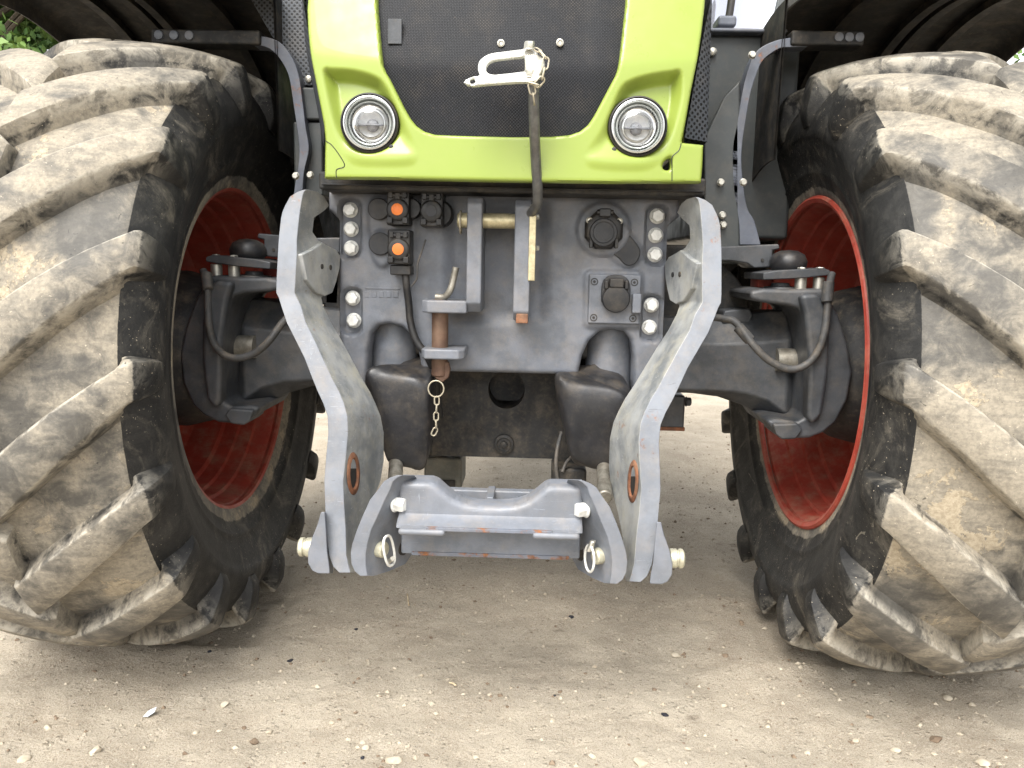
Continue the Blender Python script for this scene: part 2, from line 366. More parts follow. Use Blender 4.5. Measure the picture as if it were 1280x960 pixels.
def relief(name, outer, holes, step, yfun, thick, mat, parent, angle=45):
    xs = [p[0] for p in outer]; zs = [p[1] for p in outer]
    gx = np.arange(min(xs)-step*1.5, max(xs)+step*1.6, step); gz = np.arange(min(zs)-step*1.5, max(zs)+step*1.6, step)
    X, Z = np.meshgrid(gx, gz, indexing='ij')
    ins = pip(X, Z, outer)
    bd, bx, bz = near(X, Z, outer)
    for h in holes:
        ins &= ~pip(X, Z, h); d, qx, qz = near(X, Z, h); m = d < bd; bd = np.where(m, d, bd); bx = np.where(m, qx, bx); bz = np.where(m, qz, bz)
    cell = ins[:-1, :-1] | ins[1:, :-1] | ins[1:, 1:] | ins[:-1, 1:]
    snap = (~ins) | (bd < step*.3)
    X = np.where(snap, bx, X); Z = np.where(snap, bz, Z); D = np.where(snap, 0., bd)
    idx = -np.ones(X.shape, int); I, J = np.nonzero(cell)
    for di, dj in ((0, 0), (1, 0), (1, 1), (0, 1)): idx[I+di, J+dj] = 0
    u = np.nonzero(idx == 0); idx[u] = np.arange(len(u[0]))
    x = X[u]; z = Z[u]; y = yfun(x, z, D[u])
    v = np.stack([x, y, z], 1); f = [(idx[i, j], idx[i+1, j], idx[i+1, j+1], idx[i, j+1]) for i, j in zip(I, J)]
    me = bpy.data.meshes.new(name); bm = bmesh.new()
    bv = [bm.verts.new(p) for p in v]
    for q in f:
        try: bm.faces.new([bv[i] for i in q])
        except ValueError: pass
    bmesh.ops.remove_doubles(bm, verts=bm.verts, dist=step*.12)
    be = [e for e in bm.edges if len(e.link_faces) == 1]
    if thick:
        r = bmesh.ops.extrude_edge_only(bm, edges=be)
        for g in r['geom']:
            if isinstance(g, bmesh.types.BMVert): g.co.y += thick
    for q in bm.faces: q.smooth = True
    bmesh.ops.recalc_face_normals(bm, faces=bm.faces)
    bm.normal_update()
    if sum(q.normal.y*q.calc_area() for q in bm.faces) > 0: bmesh.ops.reverse_faces(bm, faces=bm.faces)
    bm.to_mesh(me); bm.free()
    me.materials.append(M[mat]); me.set_sharp_from_angle(angle=R(angle))
    return link(bpy.data.objects.new(name, me), parent)
def tag(o, label=None, cat=None, group=None, kind=None):
    for k, v in (('label', label), ('category', cat), ('group', group), ('kind', kind)):
        if v: o[k] = v
    return o
def empty(name, parent=None, loc=(0, 0, 0)):
    o = bpy.data.objects.new(name, None); o.location = loc; o.empty_display_size = .1; return link(o, parent)
def circ(c, r, k=28, ry=None): return [(c[0]+r*math.cos(2*math.pi*i/k), c[1]+(ry or r)*math.sin(2*math.pi*i/k)) for i in range(k)]

# ------------------------------------------------------------------ ground
def lattice_noise(x, y, s, seed):
    g = np.random.default_rng(seed).random((64, 64)); u = x*s; v = y*s; i = np.floor(u).astype(int); j = np.floor(v).astype(int); a = u-i; b = v-j
    a = a*a*(3-2*a); b = b*b*(3-2*b); h = lambda p, q: g[p % 64, q % 64]
    return (h(i, j)*(1-a)+h(i+1, j)*a)*(1-b)+(h(i, j+1)*(1-a)+h(i+1, j+1)*a)*b
WHEELS = ((-1, .901), (1, .989))
def ground_z(x, y):
    z = (lattice_noise(x, y, 1.7, 1)-.5)*.018+(lattice_noise(x, y, 6, 2)-.5)*.012+(lattice_noise(x, y, 21, 3)-.5)*.008+(lattice_noise(x, y, 60, 4)-.5)*.006
    fade = np.exp(-np.maximum(0, np.hypot(x, y)-7)/6.)
    z = z*fade
    for sx, xm in WHEELS:                       # soil pressed down under a tyre and pushed up round it
        d = np.maximum(np.abs(x-sx*xm)/.31, np.abs(y)/.16); z = z+.008*np.exp(-((d-1.25)/.3)**2)-.006*(d < 1.)
    return z
def build_ground():
    ax = np.concatenate([-np.geomspace(200, 3.2, 26), np.arange(-3.1, 3.1, .017), np.geomspace(3.2, 200, 26)])
    ay = np.concatenate([-np.geomspace(60, 2.3, 14), np.arange(-2.2, .8, .015), np.arange(.8, 4.5, .05), np.geomspace(4.7, 260, 30)])
    X, Y = np.meshgrid(ax, ay, indexing='ij'); Z = ground_z(X, Y); a, b = X.shape
    idx = np.arange(a*b).reshape(a, b)
    f = np.stack([idx[:-1, :-1], idx[1:, :-1], idx[1:, 1:], idx[:-1, 1:]], -1).reshape(-1, 4)
    me = bpy.data.meshes.new('ground'); me.from_pydata(np.stack([X, Y, Z], -1).reshape(-1, 3).tolist(), [], f.tolist())
    me.materials.append(M['ground']); me.polygons.foreach_set('use_smooth', [True]*len(f)); me.update()
    tag(link(bpy.data.objects.new('ground', me), None), 'pale dusty hardcore yard with grit and small stones', 'ground', kind='structure')
build_ground()

# ------------------------------------------------------------------ tractor
T = tag(empty('tractor'), 'large lime green and grey tractor with folded front linkage, seen head on', 'tractor')

# ---- front wheels
XIN = {-1: .591, 1: .679}; ZC = .729; R0, CROWN, G1, G2 = .739, .088, .884, .518; PITCHA = R(20)
OFF = {-1: .455, 1: .502}
def rtop(s): return R0-.062*abs((s-.31)/.31)**2.2
def rfloor(s):
    a = min(s, .62-s)
    return float(np.interp(a, [.03, .075, .12, .2, .31], [.600, .660, .676, .689, .697]))
RIMDX = {-1: .004, 1: -.008}
def tyre_profile():
    half = [(.092, .404), (.084, .412), (.080, .428), (.074, .444), (.066, .466), (.062, .470), (.063, .476), (.055, .496), (.047, .518), (.0405, .535), (.0365, .550), (.034, .553), (.034, .570), (.035, .588), (.040, .606), (.052, .628), (.0735, .6585), (.0752, .6605), (.09, .666), (.12, .676), (.16, .684), (.2, .689), (.25, .694), (.31, .697)]
    return half+[(.62-s, r) for s, r in reversed(half[:-1])]
def tyre_mesh(side):
    prof = tyre_profile(); seg = 144; v = []; fl = []
    for i in range(seg):
        a = 2*math.pi*i/seg
        for s, r in prof:
            v.append((side*(s-.31), -r*math.cos(a), r*math.sin(a))); fl.append(1. if min(s, .62-s) > .0745 else 0.)
    k = len(prof); f = [(i*k+j, i*k+j+1, ((i+1) % seg)*k+j+1, ((i+1) % seg)*k+j) for i in range(seg) for j in range(k-1)]
    return v, f, fl
def lug_mesh(side, inner):
    """one tread bar, from the middle of the tread to the shoulder and a little way down the sidewall"""
    st = []                                      # (parameter along the tread, base point, top point, width, soil, end)
    for s in (.326, .322, .312, .29, .26, .225, .19, .15, .11, .075, .055, .044):
        w = float(np.interp(s, [.04, .12, .2, .326], [.068, .080, .091, .100])); top = rtop(s)
        if s > .315: top -= (s-.315)/.011*.010
        st.append((s, (max(s, .073), rfloor(max(s, .073))-.010), (s, top), w, 1., 0))
    for k, (sb, rb, sT, rT, w) in enumerate(((.072, .640, .0365, .690, .067), (.068, .628, .030, .678, .067), (.062, .610, .0225, .642, .064), (.056, .597, .0195, .612, .058), (.052, .587, .023, .590, .052), (.050, .577, .031, .574, .048))):
        st.append((.040-.002*k, (sb, rb), (sT, rT), w, .8 if k == 0 else .0, k+1))
    v = []; ed = []; fl = []
    for (sp, B, Tt, w, soil, end) in st:
        u = -(G1*sp+G2*sp*sp); H = math.hypot(B[0]-Tt[0], B[1]-Tt[1]); e1 = 1-min(.45, .007/H); e2 = 1-min(.2, .002/H)
        fu, fd = (.013, .019); sh = (.075-w)*.0 if not end else 0
        c0 = 0 if not end else (w-.066)*.5
        ring = [(fu, 0), (fu*.5, .5), (.0025, e1), (.0, e2), (-.004, 1), (-w*.5, 1+.001/H), (-w+.004, 1), (-w+.0, e2), (-w-.0025, e1), (-w-fd*.5, .5), (-w-fd, 0)]
        for q, (a, h) in enumerate(ring):
            th = u+(a+c0)/.68; xs = B[0]+(Tt[0]-B[0])*h; r = B[1]+(Tt[1]-B[1])*h
            v.append((side*(xs-.31) if inner else -side*(xs-.31), -r*math.cos(th), r*math.sin(th)))
            ed.append((1. if q in (2, 3, 7, 8) else 0.) if not end else (.3 if end <= 2 else .0)); fl.append(soil*{0: .75, 10: .75, 1: .58, 9: .55}.get(q, 1.))  # flanks darker: barer rubber, and some of their shade put into the colour
    k = 11; n_ = len(st); f = [(j*k+i, j*k+i+1, (j+1)*k+i+1, (j+1)*k+i) for j in range(n_-1) for i in range(k-1)]
    f += [tuple(range(k)), tuple((n_-1)*k+i for i in range(k))]
    return v, f, ed, fl
def front_wheel(side):
    xm = XIN[side]+.31
    w = empty('front_wheel', T, (side*xm, 0, ZC))
    v, f, fl = tyre_mesh(side)
    make('tyre', v, f, 'rubber', w, True, 60, attrs={'soil': fl, 'edge': [0.]*len(v), 'floor': fl}, fix=True)
    me = {}
    for inner in (True, False):
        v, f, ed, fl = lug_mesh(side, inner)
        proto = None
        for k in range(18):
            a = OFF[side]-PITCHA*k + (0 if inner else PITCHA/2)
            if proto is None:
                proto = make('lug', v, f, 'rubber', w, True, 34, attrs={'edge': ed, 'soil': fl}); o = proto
            else:
                o = proto.copy(); COL.objects.link(o); o.parent = w
            o.rotation_euler = (-a, 0, 0)       # the bar is modelled at angle 0 on the front of the wheel
    # moulded ring and raised marks on the inner sidewall
    X = lambda s: side*(s-.31)
    prof = [(.096, .398), (.088, .400), (.084, .409), (.087, .415), (.093, .417), (.098, .409), (.104, .396), (.125, .390), (.150, .388), (.154, .380), (.19, .377), (.194, .368), (.23, .364), (.236, .352), (.29, .345), (.31, .34), (.325, .325), (.335, .29), (.34, .22), (.345, .12)]
    MB().mat('red').lathe((0, 0, 0), (side, 0, 0), [(s-.31+RIMDX[side], r) for s, r in prof], 96, False).build('rim', w, angle=30)
    hub = [(.09, .06), (.10, .13), (.12, .16), (.16, .185), (.22, .20), (.27, .20), (.34, .19)]
    MB().mat('under').lathe((0, 0, 0), (side, 0, 0), [(s-.31, r) for s, r in hub], 48).build('hub', w, angle=30)
    return w
front_wheel(-1); front_wheel(1)

# ---- cast front bracket with bolts
YP = -.20
half = [(410, 238), (410, 262), (423, 274), (423, 415), (428, 452), (440, 478), (456, 492), (459, 470), (459, 440), (463, 418), (472, 407), (487, 405), (503, 409), (515, 421), (523, 440), (527, 464)]
hp = [XZ(a, b, YP) for a, b in half]
ztop = hp[0][1]; zbot = hp[-1][1]
outer = hp+[(-x, z) for x, z in reversed(hp)]
def rr_px(x0, y0, x1, y1, r=6, Y=YP):
    pts = []
    for cx, cy, a0 in ((x1-r, y0+r, -90), (x1-r, y1-r, 0), (x0+r, y1-r, 90), (x0+r, y0+r, 180)):
        for k in range(5):
            a = R(a0+90*k/4); pts.append(XZ(cx+r*math.cos(a), cy+r*math.sin(a), Y))
    return pts
rec = [rr_px(424, 249, 450, 323, 9), rr_px(427, 361, 452, 418, 9)]
rec += [mir(r) for r in rec]
pad1 = circ(XZ(754, 287, YP), .060, 28); pad2 = smooth2([XZ(a, b, YP) for a, b in ((742, 300), (772, 278), (795, 300), (803, 318), (790, 333), (775, 331))], 4)
pad3 = rr_px(730, 338, 803, 410, 8)
padL = [rr_px(461, 247, 520, 300, 12), smooth2([XZ(a, b, YP) for a, b in ((463, 300), (470, 290), (488, 290), (492, 305), (489, 325), (478, 334), (467, 322))], 4)]
padc = rr_px(560, 246, 683, 400, 10)
def plate_y(x, z, d):
    y = np.full(x.shape, YP)
    for p in rec: y += .020*sstep(.004, -.004, sdf(x, z, p))
    y -= .010*sstep(.005, -.005, sdf(x, z, pad1)); y -= .006*sstep(.004, -.004, sdf(x, z, pad2)); y -= .008*sstep(.005, -.005, sdf(x, z, pad3))
    y -= .006*sstep(.006, -.006, sdf(x, z, padL[0])); y -= .010*sstep(.005, -.005, sdf(x, z, padL[1])); y += .012*sstep(.02, -.02, sdf(x, z, padc))
    y += .02*sstep(.35, .25, np.abs(x))*sstep(zbot+.16, zbot+.02, z)*0
    r = .012; e = np.clip(d, 0, r); y += r*(1-np.sqrt(np.clip(1-((r-e)/r)**2, 0, 1)))
    return y+(lattice_noise(x, z, 40, 9)-.5)*.0012
plate = relief('front_bracket', outer, [], .0045, plate_y, .10, 'cast', T)
for sx in (-1, 1):
    for (a, b) in ((436, 262), (437, 286), (437, 310), (439, 373), (440.5, 401)):
        x, z = XZ(a, b, YP); MB().mat('zinc_bright').bolt((sx*abs(x), YP+.018, z), (0, -1, 0), .026).build('bolt', plate, angle=30)
# moulded row of small marks
for k in range(5):
    x, z = XZ(459+k*9, 368, YP)
    MB().mat('cast').box((x-.006, YP-.0015, z-.007), (x+.005, YP+.004, z+.007)).build('cast_mark', plate, .001)
a = XZ(457, 360, YP); b = XZ(500, 361.5, YP)
MB().mat('cast').box((a[0], YP-.002, a[1]-.002), (b[0], YP+.004, a[1]+.002)).build('cast_mark', plate, .001)
# black strip between bonnet and bracket
a = XZ(398, 221, -.30); b = XZ(882, 252, -.30)
st = MB().mat('under').box((a[0], -.30, b[1]+.01), (b[0], -.02, a[1]+.012)); st.build('lower_trim', T, .006)
a = XZ(402, 231, -.31); b = XZ(880, 236, -.31)
MB().mat('black').box((a[0], -.312, b[1]-.004), (b[0], -.301, a[1])).build('trim_strip', T, .003)
# block behind the bracket: engine frame, sump and belly
x, z = XZ(423, 470, YP)
MB().mat('under').box((-.33, -.125, .74), (.33, 2.4, ztop-.004)).build('engine_frame', T, .01)
a = XZ(548, 470, -.02); b = XZ(707, 574, -.02)
belly_h = circ(XZ(633, 487, -.02), .047, 28, .05)
bx0, bx1 = XZ(540, 520, -.02)[0], XZ(716, 520, -.02)[0]
bel = relief('sump', [(bx0, .745), (bx1, .745), (bx1, b[1]), (bx0, b[1])], [belly_h], .008, lambda x, z, d: -.02+.0*x+.03*sstep(.03, 0, d)*sstep(.7, .74, z), .30, 'under', T)
p = P(630, 555, -.025); MB().mat('under').lathe(p, (0, -1, 0), [(-.004, .026), (.006, .025), (.008, .018), (.005, .016), (.005, .009), (.012, .008), (.013, .005)], 26).build('drain_plug', bel)
MB().mat('under').box((-.325, .06, .60), (.325, .12, .80)).build('cross_member', T, .006)
for sx in (-1, 1): MB().mat('under').box((min(sx*.332, sx*.47), .02, .80), (max(sx*.332, sx*.47), 2.2, 1.02)).build('frame_rail', T, .01)
MB().mat('under').box((-.19, .28, b[1]+.02), (.19, 2.2, .76)).build('oil_pan', T, .02)

# ---- lift cylinders with rubber boots
def boot(side_px):
    pass
cx = XZ(489, 436, -.12)[0]; cxr = XZ(757, 438, -.12)[0]
cxm = (abs(cx)+abs(cxr))/2
cyl_top = P(489, 398, -.12).z; cyl_bot = P(489, 500, -.16).z
c1 = MB().mat('cast').lathe((-cxm, -.10, cyl_top+.02), (0, -.10, -1), [(0, .052), (.02, .055), (.26, .055), (.27, .05)], 40).build('lift_cylinder', T)
rowsb = [(459, 480, 536), (461, 464, 539), (467, 457, 540), (480, 456, 540), (500, 460, 540), (520, 465, 540), (540, 470, 539), (558, 475, 537), (572, 479, 534), (580, 481, 531), (585, 484, 527), (587, 494, 514)]
def boot_rings(rows, Y):
    rs = []
    for k, (y, xl, xr) in enumerate(rows):
        l = P(xl, y, Y); r = P(xr, y, Y); c = (l+r)/2; hw = (r.x-l.x)/2; ring = []
        for i in range(40):
            a = 2*math.pi*i/40; ca, sa = math.cos(a), math.sin(a)
            e = 6.
            px_ = math.copysign(abs(ca)**(2/e), ca)*hw; py_ = math.copysign(abs(sa)**(2/e), sa)*max(hw, .03)*1.0
            wob = 1+.025*math.sin(3*a+y*.06)+.015*math.sin(7*a-y*.11)
            ring.append(Vector((c.x+px_*wob, Y+.05+py_*wob, c.z+.012*math.sin(2*a)*min(1, hw/.05)+(0.010*sa if k < 3 else 0))))
        rs.append(ring)
    return rs
o = MB().mat('boot'); o.rings(boot_rings(rowsb, -.24)); o = o.build('cylinder_boot', c1, angle=60)
sm = o.modifiers.new('soft', 'SUBSURF'); sm.levels = 1; sm.render_levels = 1
rowsr = [(468, 700, 750), (470, 696, 772), (476, 694, 786), (490, 695, 791), (510, 698, 791), (530, 702, 788), (550, 706, 786), (566, 710, 784), (578, 714, 782), (584, 718, 778), (588, 724, 772), (590, 738, 758)]
c2 = mirror_obj(c1, T)
o = MB().mat('boot'); o.rings(boot_rings(rowsr, -.24)); o = o.build('cylinder_boot', c2, angle=60)
sm = o.modifiers.new('soft', 'SUBSURF'); sm.levels = 1; sm.render_levels = 1
for c, pxs in ((c1, (491, 493)), (c2, (757, 756))):
    MB().mat('steel').cyl(P(pxs[0], 575, -.24)+Vector((0, .05, 0)), P(pxs[1], 622, -.36), .017).build('piston_rod', c)

# ---- centre clevis, drawbar brackets, pin and catch
def flange(x0, x1, ytop, ybot, Yf, name='clevis_plate', foot=None):
    l, zt = XZ(x0, ytop, Yf); r, zb = XZ(x1, ybot, Yf)
    m = MB().mat('cast'); yb = YP+.02
    prof = [(Yf+.012, zt), (Yf, zt-.014), (Yf, zb+.02), (Yf+.02, zb), (yb, zb), (yb, zt)]
    k = len(prof); v = [(l, y, z) for y, z in prof]+[(r, y, z) for y, z in prof]
    m.add(v, [tuple(range(k)), tuple(range(2*k-1, k-1, -1))]+[(i, (i+1) % k, (i+1) % k+k, i+k) for i in range(k)])
    if foot:
        fx, fy0, fy1 = foot; fl, fz = XZ(fx, fy0, Yf); _, fz1 = XZ(fx, fy1, Yf)
        c = .014; pl = [(l+.002, Yf), (fl+c, Yf), (fl, Yf+c), (fl, yb), (l+.002, yb)]
        m.add([(x, y, fz1) for x, y in pl]+[(x, y, fz) for x, y in pl], [tuple(range(5)), tuple(range(9, 4, -1))]+[(i, (i+1) % 5, (i+1) % 5+5, i+5) for i in range(5)])
    return m.build(name, T, .004)
fa = flange(584, 601, 246, 391, -.31, foot=(526, 375, 391))
fb = flange(644, 661, 249, 402, -.31)
MB().mat('rust').box((XZ(645, 395, -.31)[0], -.3115, XZ(645, 404, -.31)[1]), (XZ(660, 395, -.31)[0], -.22, XZ(645, 392, -.31)[1])).build('worn_foot', fb, .002)
# lower drawbar lug
l, zt = XZ(526, 436, -.31); r, zb = XZ(580, 450, -.31)
pl = [(l+.008, -.315), (r-.012, -.315), (r, -.30), (r, YP+.02), (l, YP+.02), (l, -.30)]
m = MB().mat('cast'); m.add([(x, y, zb) for x, y in pl]+[(x, y, zt) for x, y in pl], [tuple(range(6)), tuple(range(11, 5, -1))]+[(i, (i+1) % 6, (i+1) % 6+6, i+6) for i in range(6)])
m.build('drawbar_lug', T, .004)
# horizontal clevis pin
a = P(572, 276, -.27); b = P(646, 276, -.27); zc_ = (a.z+b.z)/2
m = MB().mat('brass'); m.cyl((a.x, -.27, zc_), (b.x+.035, -.27, zc_), .0165); cp = m.build('clevis_pin', T)
q = P(576, 276, -.27); MB().mat('chain').tube([(q.x, -.27+.021*math.cos(t), zc_+.024*math.sin(t)-.004) for t in [k*math.pi/6 for k in range(12)]], .0022, 8, 3, True).build('split_ring', cp)
# yellow latch strip with screws beside the clevis
a = XZ(662, 264, -.29); b = XZ(668.5, 351, -.29)
ls = MB().mat('brass').box((a[0], -.315, b[1]), (b[0], -.24, a[1])).build('latch_strip', T, .002)
for py in (271, 310): MB().mat('zinc').bolt(P(670, py, -.28), (1, 0, 0), .010).build('screw', ls)

# catch on its rod, standing in front of the grille
rodp = [P(662, 268, -.30), P(668, 262, -.325), P(672, 254, -.36), P(672, 236, -.385), P(670, 205, -.41), P(668, 160, -.45), P(667, 120, -.475), P(668, 98, -.485)]
rod = MB().mat('rod').tube(rodp, .0105, 14, 5).build('catch_rod', T)
MB().mat('zinc').lathe(P(661, 262, -.30), (1, 0, 0), [(0, .010), (.004, .012), (.012, .012), (.014, .010)], 16).build('rod_washer', rod)
YF = -.50
outl = smooth2([(582, 99), (592, 94.5), (600, 94), (597, 86), (598, 75), (604, 68), (614, 63), (630, 60.5), (652, 57.5), (668, 57)], 4, False)
outl += [(672, 61), (671, 66), (660, 67.5)] + smooth2([(652, 68), (630, 70.5), (616, 73), (609, 78), (607, 85), (610, 90.5), (618, 92.5)], 4, False) + [(640, 90), (660, 87), (668, 87), (674, 90), (675, 97), (668, 102), (640, 103), (610, 105.5), (592, 107.5), (584, 106), (580, 102.5)]
outl = [XZ(a, b, YF) for a, b in outl]
hole = circ(XZ(590.5, 101, YF), .0058, 12)
fk = relief('fork', outl, [hole], .0022, lambda x, z, d: YF+.0035*(1-np.sqrt(np.clip(1-((.0035-np.clip(d, 0, .0035))/.0035)**2, 0, 1)))+(z-XZ(590, 101, YF)[1])*.35, .014, 'zinc_bright', rod)
m = MB().mat('zinc'); bl = [XZ(a, b, YF) for a, b in ((655, 66), (672, 66), (680, 72), (682, 82), (676, 92), (672, 99), (662, 100), (656, 88))]
m.slab(bl, YF+.006, YF+.045); m.build('fork_block', rod, .004)
for px_, py_, up_ in ((661, 57, 1), (661, 92, 1)):
    q = P(px_, py_, YF); m = MB().mat('zinc'); m.bolt(q+Vector((0, .012, -.004)), (0.1, -.25, 1), .017, h=.012); m.build('bolt', rod, angle=30)
def chain(pts, r, L, parent, name='chain_link', mat='chain'):
    path = smooth_path([Vector(p) for p in pts], 24); acc = [0]
    for i in range(1, len(path)): acc.append(acc[-1]+(path[i]-path[i-1]).length)
    n_ = max(2, int(acc[-1]/(L*.78)))
    def atl(s):
        i = max(1, min(len(path)-1, int(np.searchsorted(acc, s)))); t = (s-acc[i-1])/max(1e-9, acc[i]-acc[i-1]); return path[i-1].lerp(path[i], t)
    for k in range(n_):
        s0 = acc[-1]*k/n_; s1 = acc[-1]*(k+1)/n_; a = atl(s0); b = atl(s1); c = (a+b)/2; t = (b-a).normalized()
        e = Vector((0, 1, 0)) if k % 2 else Vector((1, .25, 0)); e = (e-t*e.dot(t)).normalized()
        w = L*.27; hl = L*.5-w
        loop = [c+t*(hl*(1 if math.cos(q) > 0 else -1)*(abs(math.cos(q)) > .01)+w*math.cos(q))+e*w*math.sin(q) for q in [2*math.pi*j/14+.1 for j in range(14)]]
        MB().mat(mat).tube(loop, r, 6, 1, True).build(name, parent)
chain([P(668, 60, -.485), P(676, 66, -.50), P(683, 73, -.505), P(681, 84, -.505), P(678, 98, -.505), P(673, 108, -.505), P(667, 100, -.505), P(663, 108, -.503), P(668, 122, -.50), P(668, 130, -.495)], .0016, .022, rod)

# ---- electric sockets
def socket_block(px, py, parent, orange=True, Yb=YP-.006):
    """hinged square socket cover; px, py is the middle of the cap"""
    s = 1.84/1030; c = P(px, py, Yb); D = .055
    m = MB().mat('black' if orange else 'black')
    w = 14*s
    m.box((c.x-w, Yb-D, c.z-19*s), (c.x+w, Yb, c.z+24*s))
    o = m.build('socket', parent, .004)
    yf = Yb-D
    MB().mat('black').lathe((c.x, yf, c.z), (0, -1, 0), [(-.002, 13.5*s), (.008, 13.5*s), (.010, 12.5*s), (.011, 11*s)], 30).build('socket_lid', o)
    MB().mat('black').box((c.x-13*s, yf-.012, c.z-17*s), (c.x-6*s, yf, c.z-9*s)).box((c.x+6*s, yf-.012, c.z-17*s), (c.x+13*s, yf, c.z-9*s)).build('lid_tab', o, .002)
    MB().mat('blackgrey').cyl((c.x-12*s, yf-.004, c.z+17*s), (c.x+12*s, yf-.004, c.z+17*s), .0042, 12).build('hinge_pin', o)
    MB().mat('black').box((c.x-11*s, yf-.010, c.z+14*s), (c.x-6*s, yf, c.z+21*s)).box((c.x+6*s, yf-.010, c.z+14*s), (c.x+11*s, yf, c.z+21*s)).box((c.x-3*s, yf-.009, c.z+11*s), (c.x+3*s, yf, c.z+20*s)).build('hinge_knuckle', o, .001)
    if orange: MB().mat('orange').lathe((c.x, yf-.011, c.z), (0, -1, 0), [(-.002, 7.2*s), (.0012, 7.2*s), (.0018, 6.6*s)], 24).build('orange_cap', o)
    else: MB().mat('blackgrey').lathe((c.x, yf-.011, c.z), (0, -1, 0), [(-.002, 7.5*s), (.0015, 7*s), (.001, 5*s)], 24).build('round_cap', o)
    return o
socket_block(502.5, 264, T); sb = socket_block(503.5, 312, T); so = socket_block(543.5, 266, T, False)
q = P(551, 268, YP-.006); MB().mat('black').lathe((q.x, YP, q.z), (0, -1, 0), [(0, .030), (.03, .030), (.034, .026)], 30).build('socket_base', so)
q = P(505, 338, YP-.006); MB().mat('black').box((q.x-.024, YP-.052, q.z-.010), (q.x+.022, YP-.002, q.z+.012)).build('cable_gland', sb, .003)
for px_, py_, r_ in ((475, 262, 13.2), (477, 305, 14)):
    q = P(px_, py_, YP); MB().mat('blackgrey').lathe((q.x, YP-.014, q.z), (0, -1, 0), [(-.016, r_*.00184), (.004, r_*.00184), (.006, r_*.0017)], 32).build('blanking_plug', plate)
q = P(519, 262, YP); MB().mat('black').lathe((q.x-.004, YP-.006, q.z), (0, -1, 0), [(0, .022), (.030, .022), (.032, .020)], 30).build('socket_ring', so)
# cables
MB().mat('cable').tube([P(507, 342, -.235), P(508, 356, -.235), P(511, 380, -.225), P(513, 402, -.222), P(520, 425, -.225), P(533, 444, -.225), P(541, 462, -.20), P(546, 490, -.13), P(550, 520, -.08)], .0085, 12).build('cable', T)
MB().mat('hose').tube([P(532, 300, -.235), P(527, 315, -.25), P(522, 330, -.25), P(521, 348, -.245), P(514, 358, -.235)], .0022, 8).build('wire', T)

# seven-pin round socket
q = P(754, 288, YP-.01); c7 = Vector((q.x, YP-.012, q.z))
m = MB().mat('black'); m.lathe(c7, (0, -1, 0), [(-.004, .0455), (.020, .0455), (.026, .042), (.03, .035)], 8, phase=math.pi/8); s7 = m.build('round_socket', T, .002)
MB().mat('blackgrey').lathe(c7+Vector((-.002, -.026, -.006)), (0, -1, 0), [(0, .031), (.008, .031), (.012, .029), (.0125, .024), (.011, .022), (.0115, .012)], 36).build('socket_lid', s7)
MB().mat('blackgrey').box((c7.x-.013, c7.y-.040, c7.z+.028), (c7.x+.013, c7.y-.022, c7.z+.046)).build('lid_hinge', s7, .003)
MB().mat('black').cyl((c7.x-.018, c7.y-.034, c7.z+.038), (c7.x+.018, c7.y-.034, c7.z+.038), .0055, 12).build('hinge_pin', s7)
for sx in (-1, 1): MB().mat('zinc').lathe(c7+Vector((sx*.0335, -.024, .020)), (0, -1, 0), [(0, .0075), (.003, .0075), (.004, .006), (.002, .004), (.002, .002)], 16).build('screw', s7)
for sx in (-1, 1): MB().mat('black').box((c7.x+sx*.028-.004, c7.y-.032, c7.z-.040), (c7.x+sx*.028+.004, c7.y-.016, c7.z-.018)).build('socket_rib', s7, .002)
# square plate socket
q0 = XZ(736, 342, YP); q1 = XZ(798, 405, YP); q = P(768, 371, YP)
s3 = MB().mat('cast').box((q0[0], YP-.020, q1[1]), (q1[0], YP-.004, q0[1])).build('socket_plate', T, .004)
for a_, b_ in ((743, 352), (793, 353), (742, 397), (791, 398)):
    w_ = P(a_, b_, YP-.02); MB().mat('black').lathe((w_.x, YP-.019, w_.z), (0, -1, 0), [(0, .0085), (.002, .0085), (.002, .0062), (-.001, .006), (-.001, .0035), (.003, .003), (.003, .001)], 18).build('screw', s3)
MB().mat('black').lathe((q.x, YP-.018, q.z-.003), (0, -1, 0), [(0, .031), (.022, .031), (.026, .029), (.027, .022)], 36).build('socket_lid', s3)
MB().mat('blackgrey').slab(smooth2([(q.x-.032, q.z-.012), (q.x-.031, q.z+.030), (q.x-.018, q.z+.047), (q.x, q.z+.050), (q.x+.018, q.z+.047), (q.x+.031, q.z+.030), (q.x+.032, q.z-.012)], 3, False), YP-.034, YP-.016).build('socket_hood', s3, .003)
MB().mat('black').box((q.x-.016, YP-.048, q.z+.022), (q.x+.016, YP-.030, q.z+.042)).box((q.x-.027, YP-.044, q.z+.018), (q.x-.018, YP-.030, q.z+.038)).box((q.x+.018, YP-.044, q.z+.018), (q.x+.027, YP-.030, q.z+.038)).build('lid_hinge', s3, .003)
w0 = XZ(789, 355, YP); w1 = XZ(801, 391, YP)
MB().mat('cast').box((w0[0], YP-.040, w1[1]), (w1[0]-.004, YP-.018, w0[1]-.02)).build('lid_latch', s3, .004)
q = P(785, 316, YP); MB().mat('blackgrey').slab(smooth2([XZ(a_, b_, YP) for a_, b_ in ((764, 312), (780, 292), (794, 303), (800, 316), (794, 329), (783, 332), (774, 324))], 4), YP-.012, YP-.002).build('blanking_plate', plate, .003)

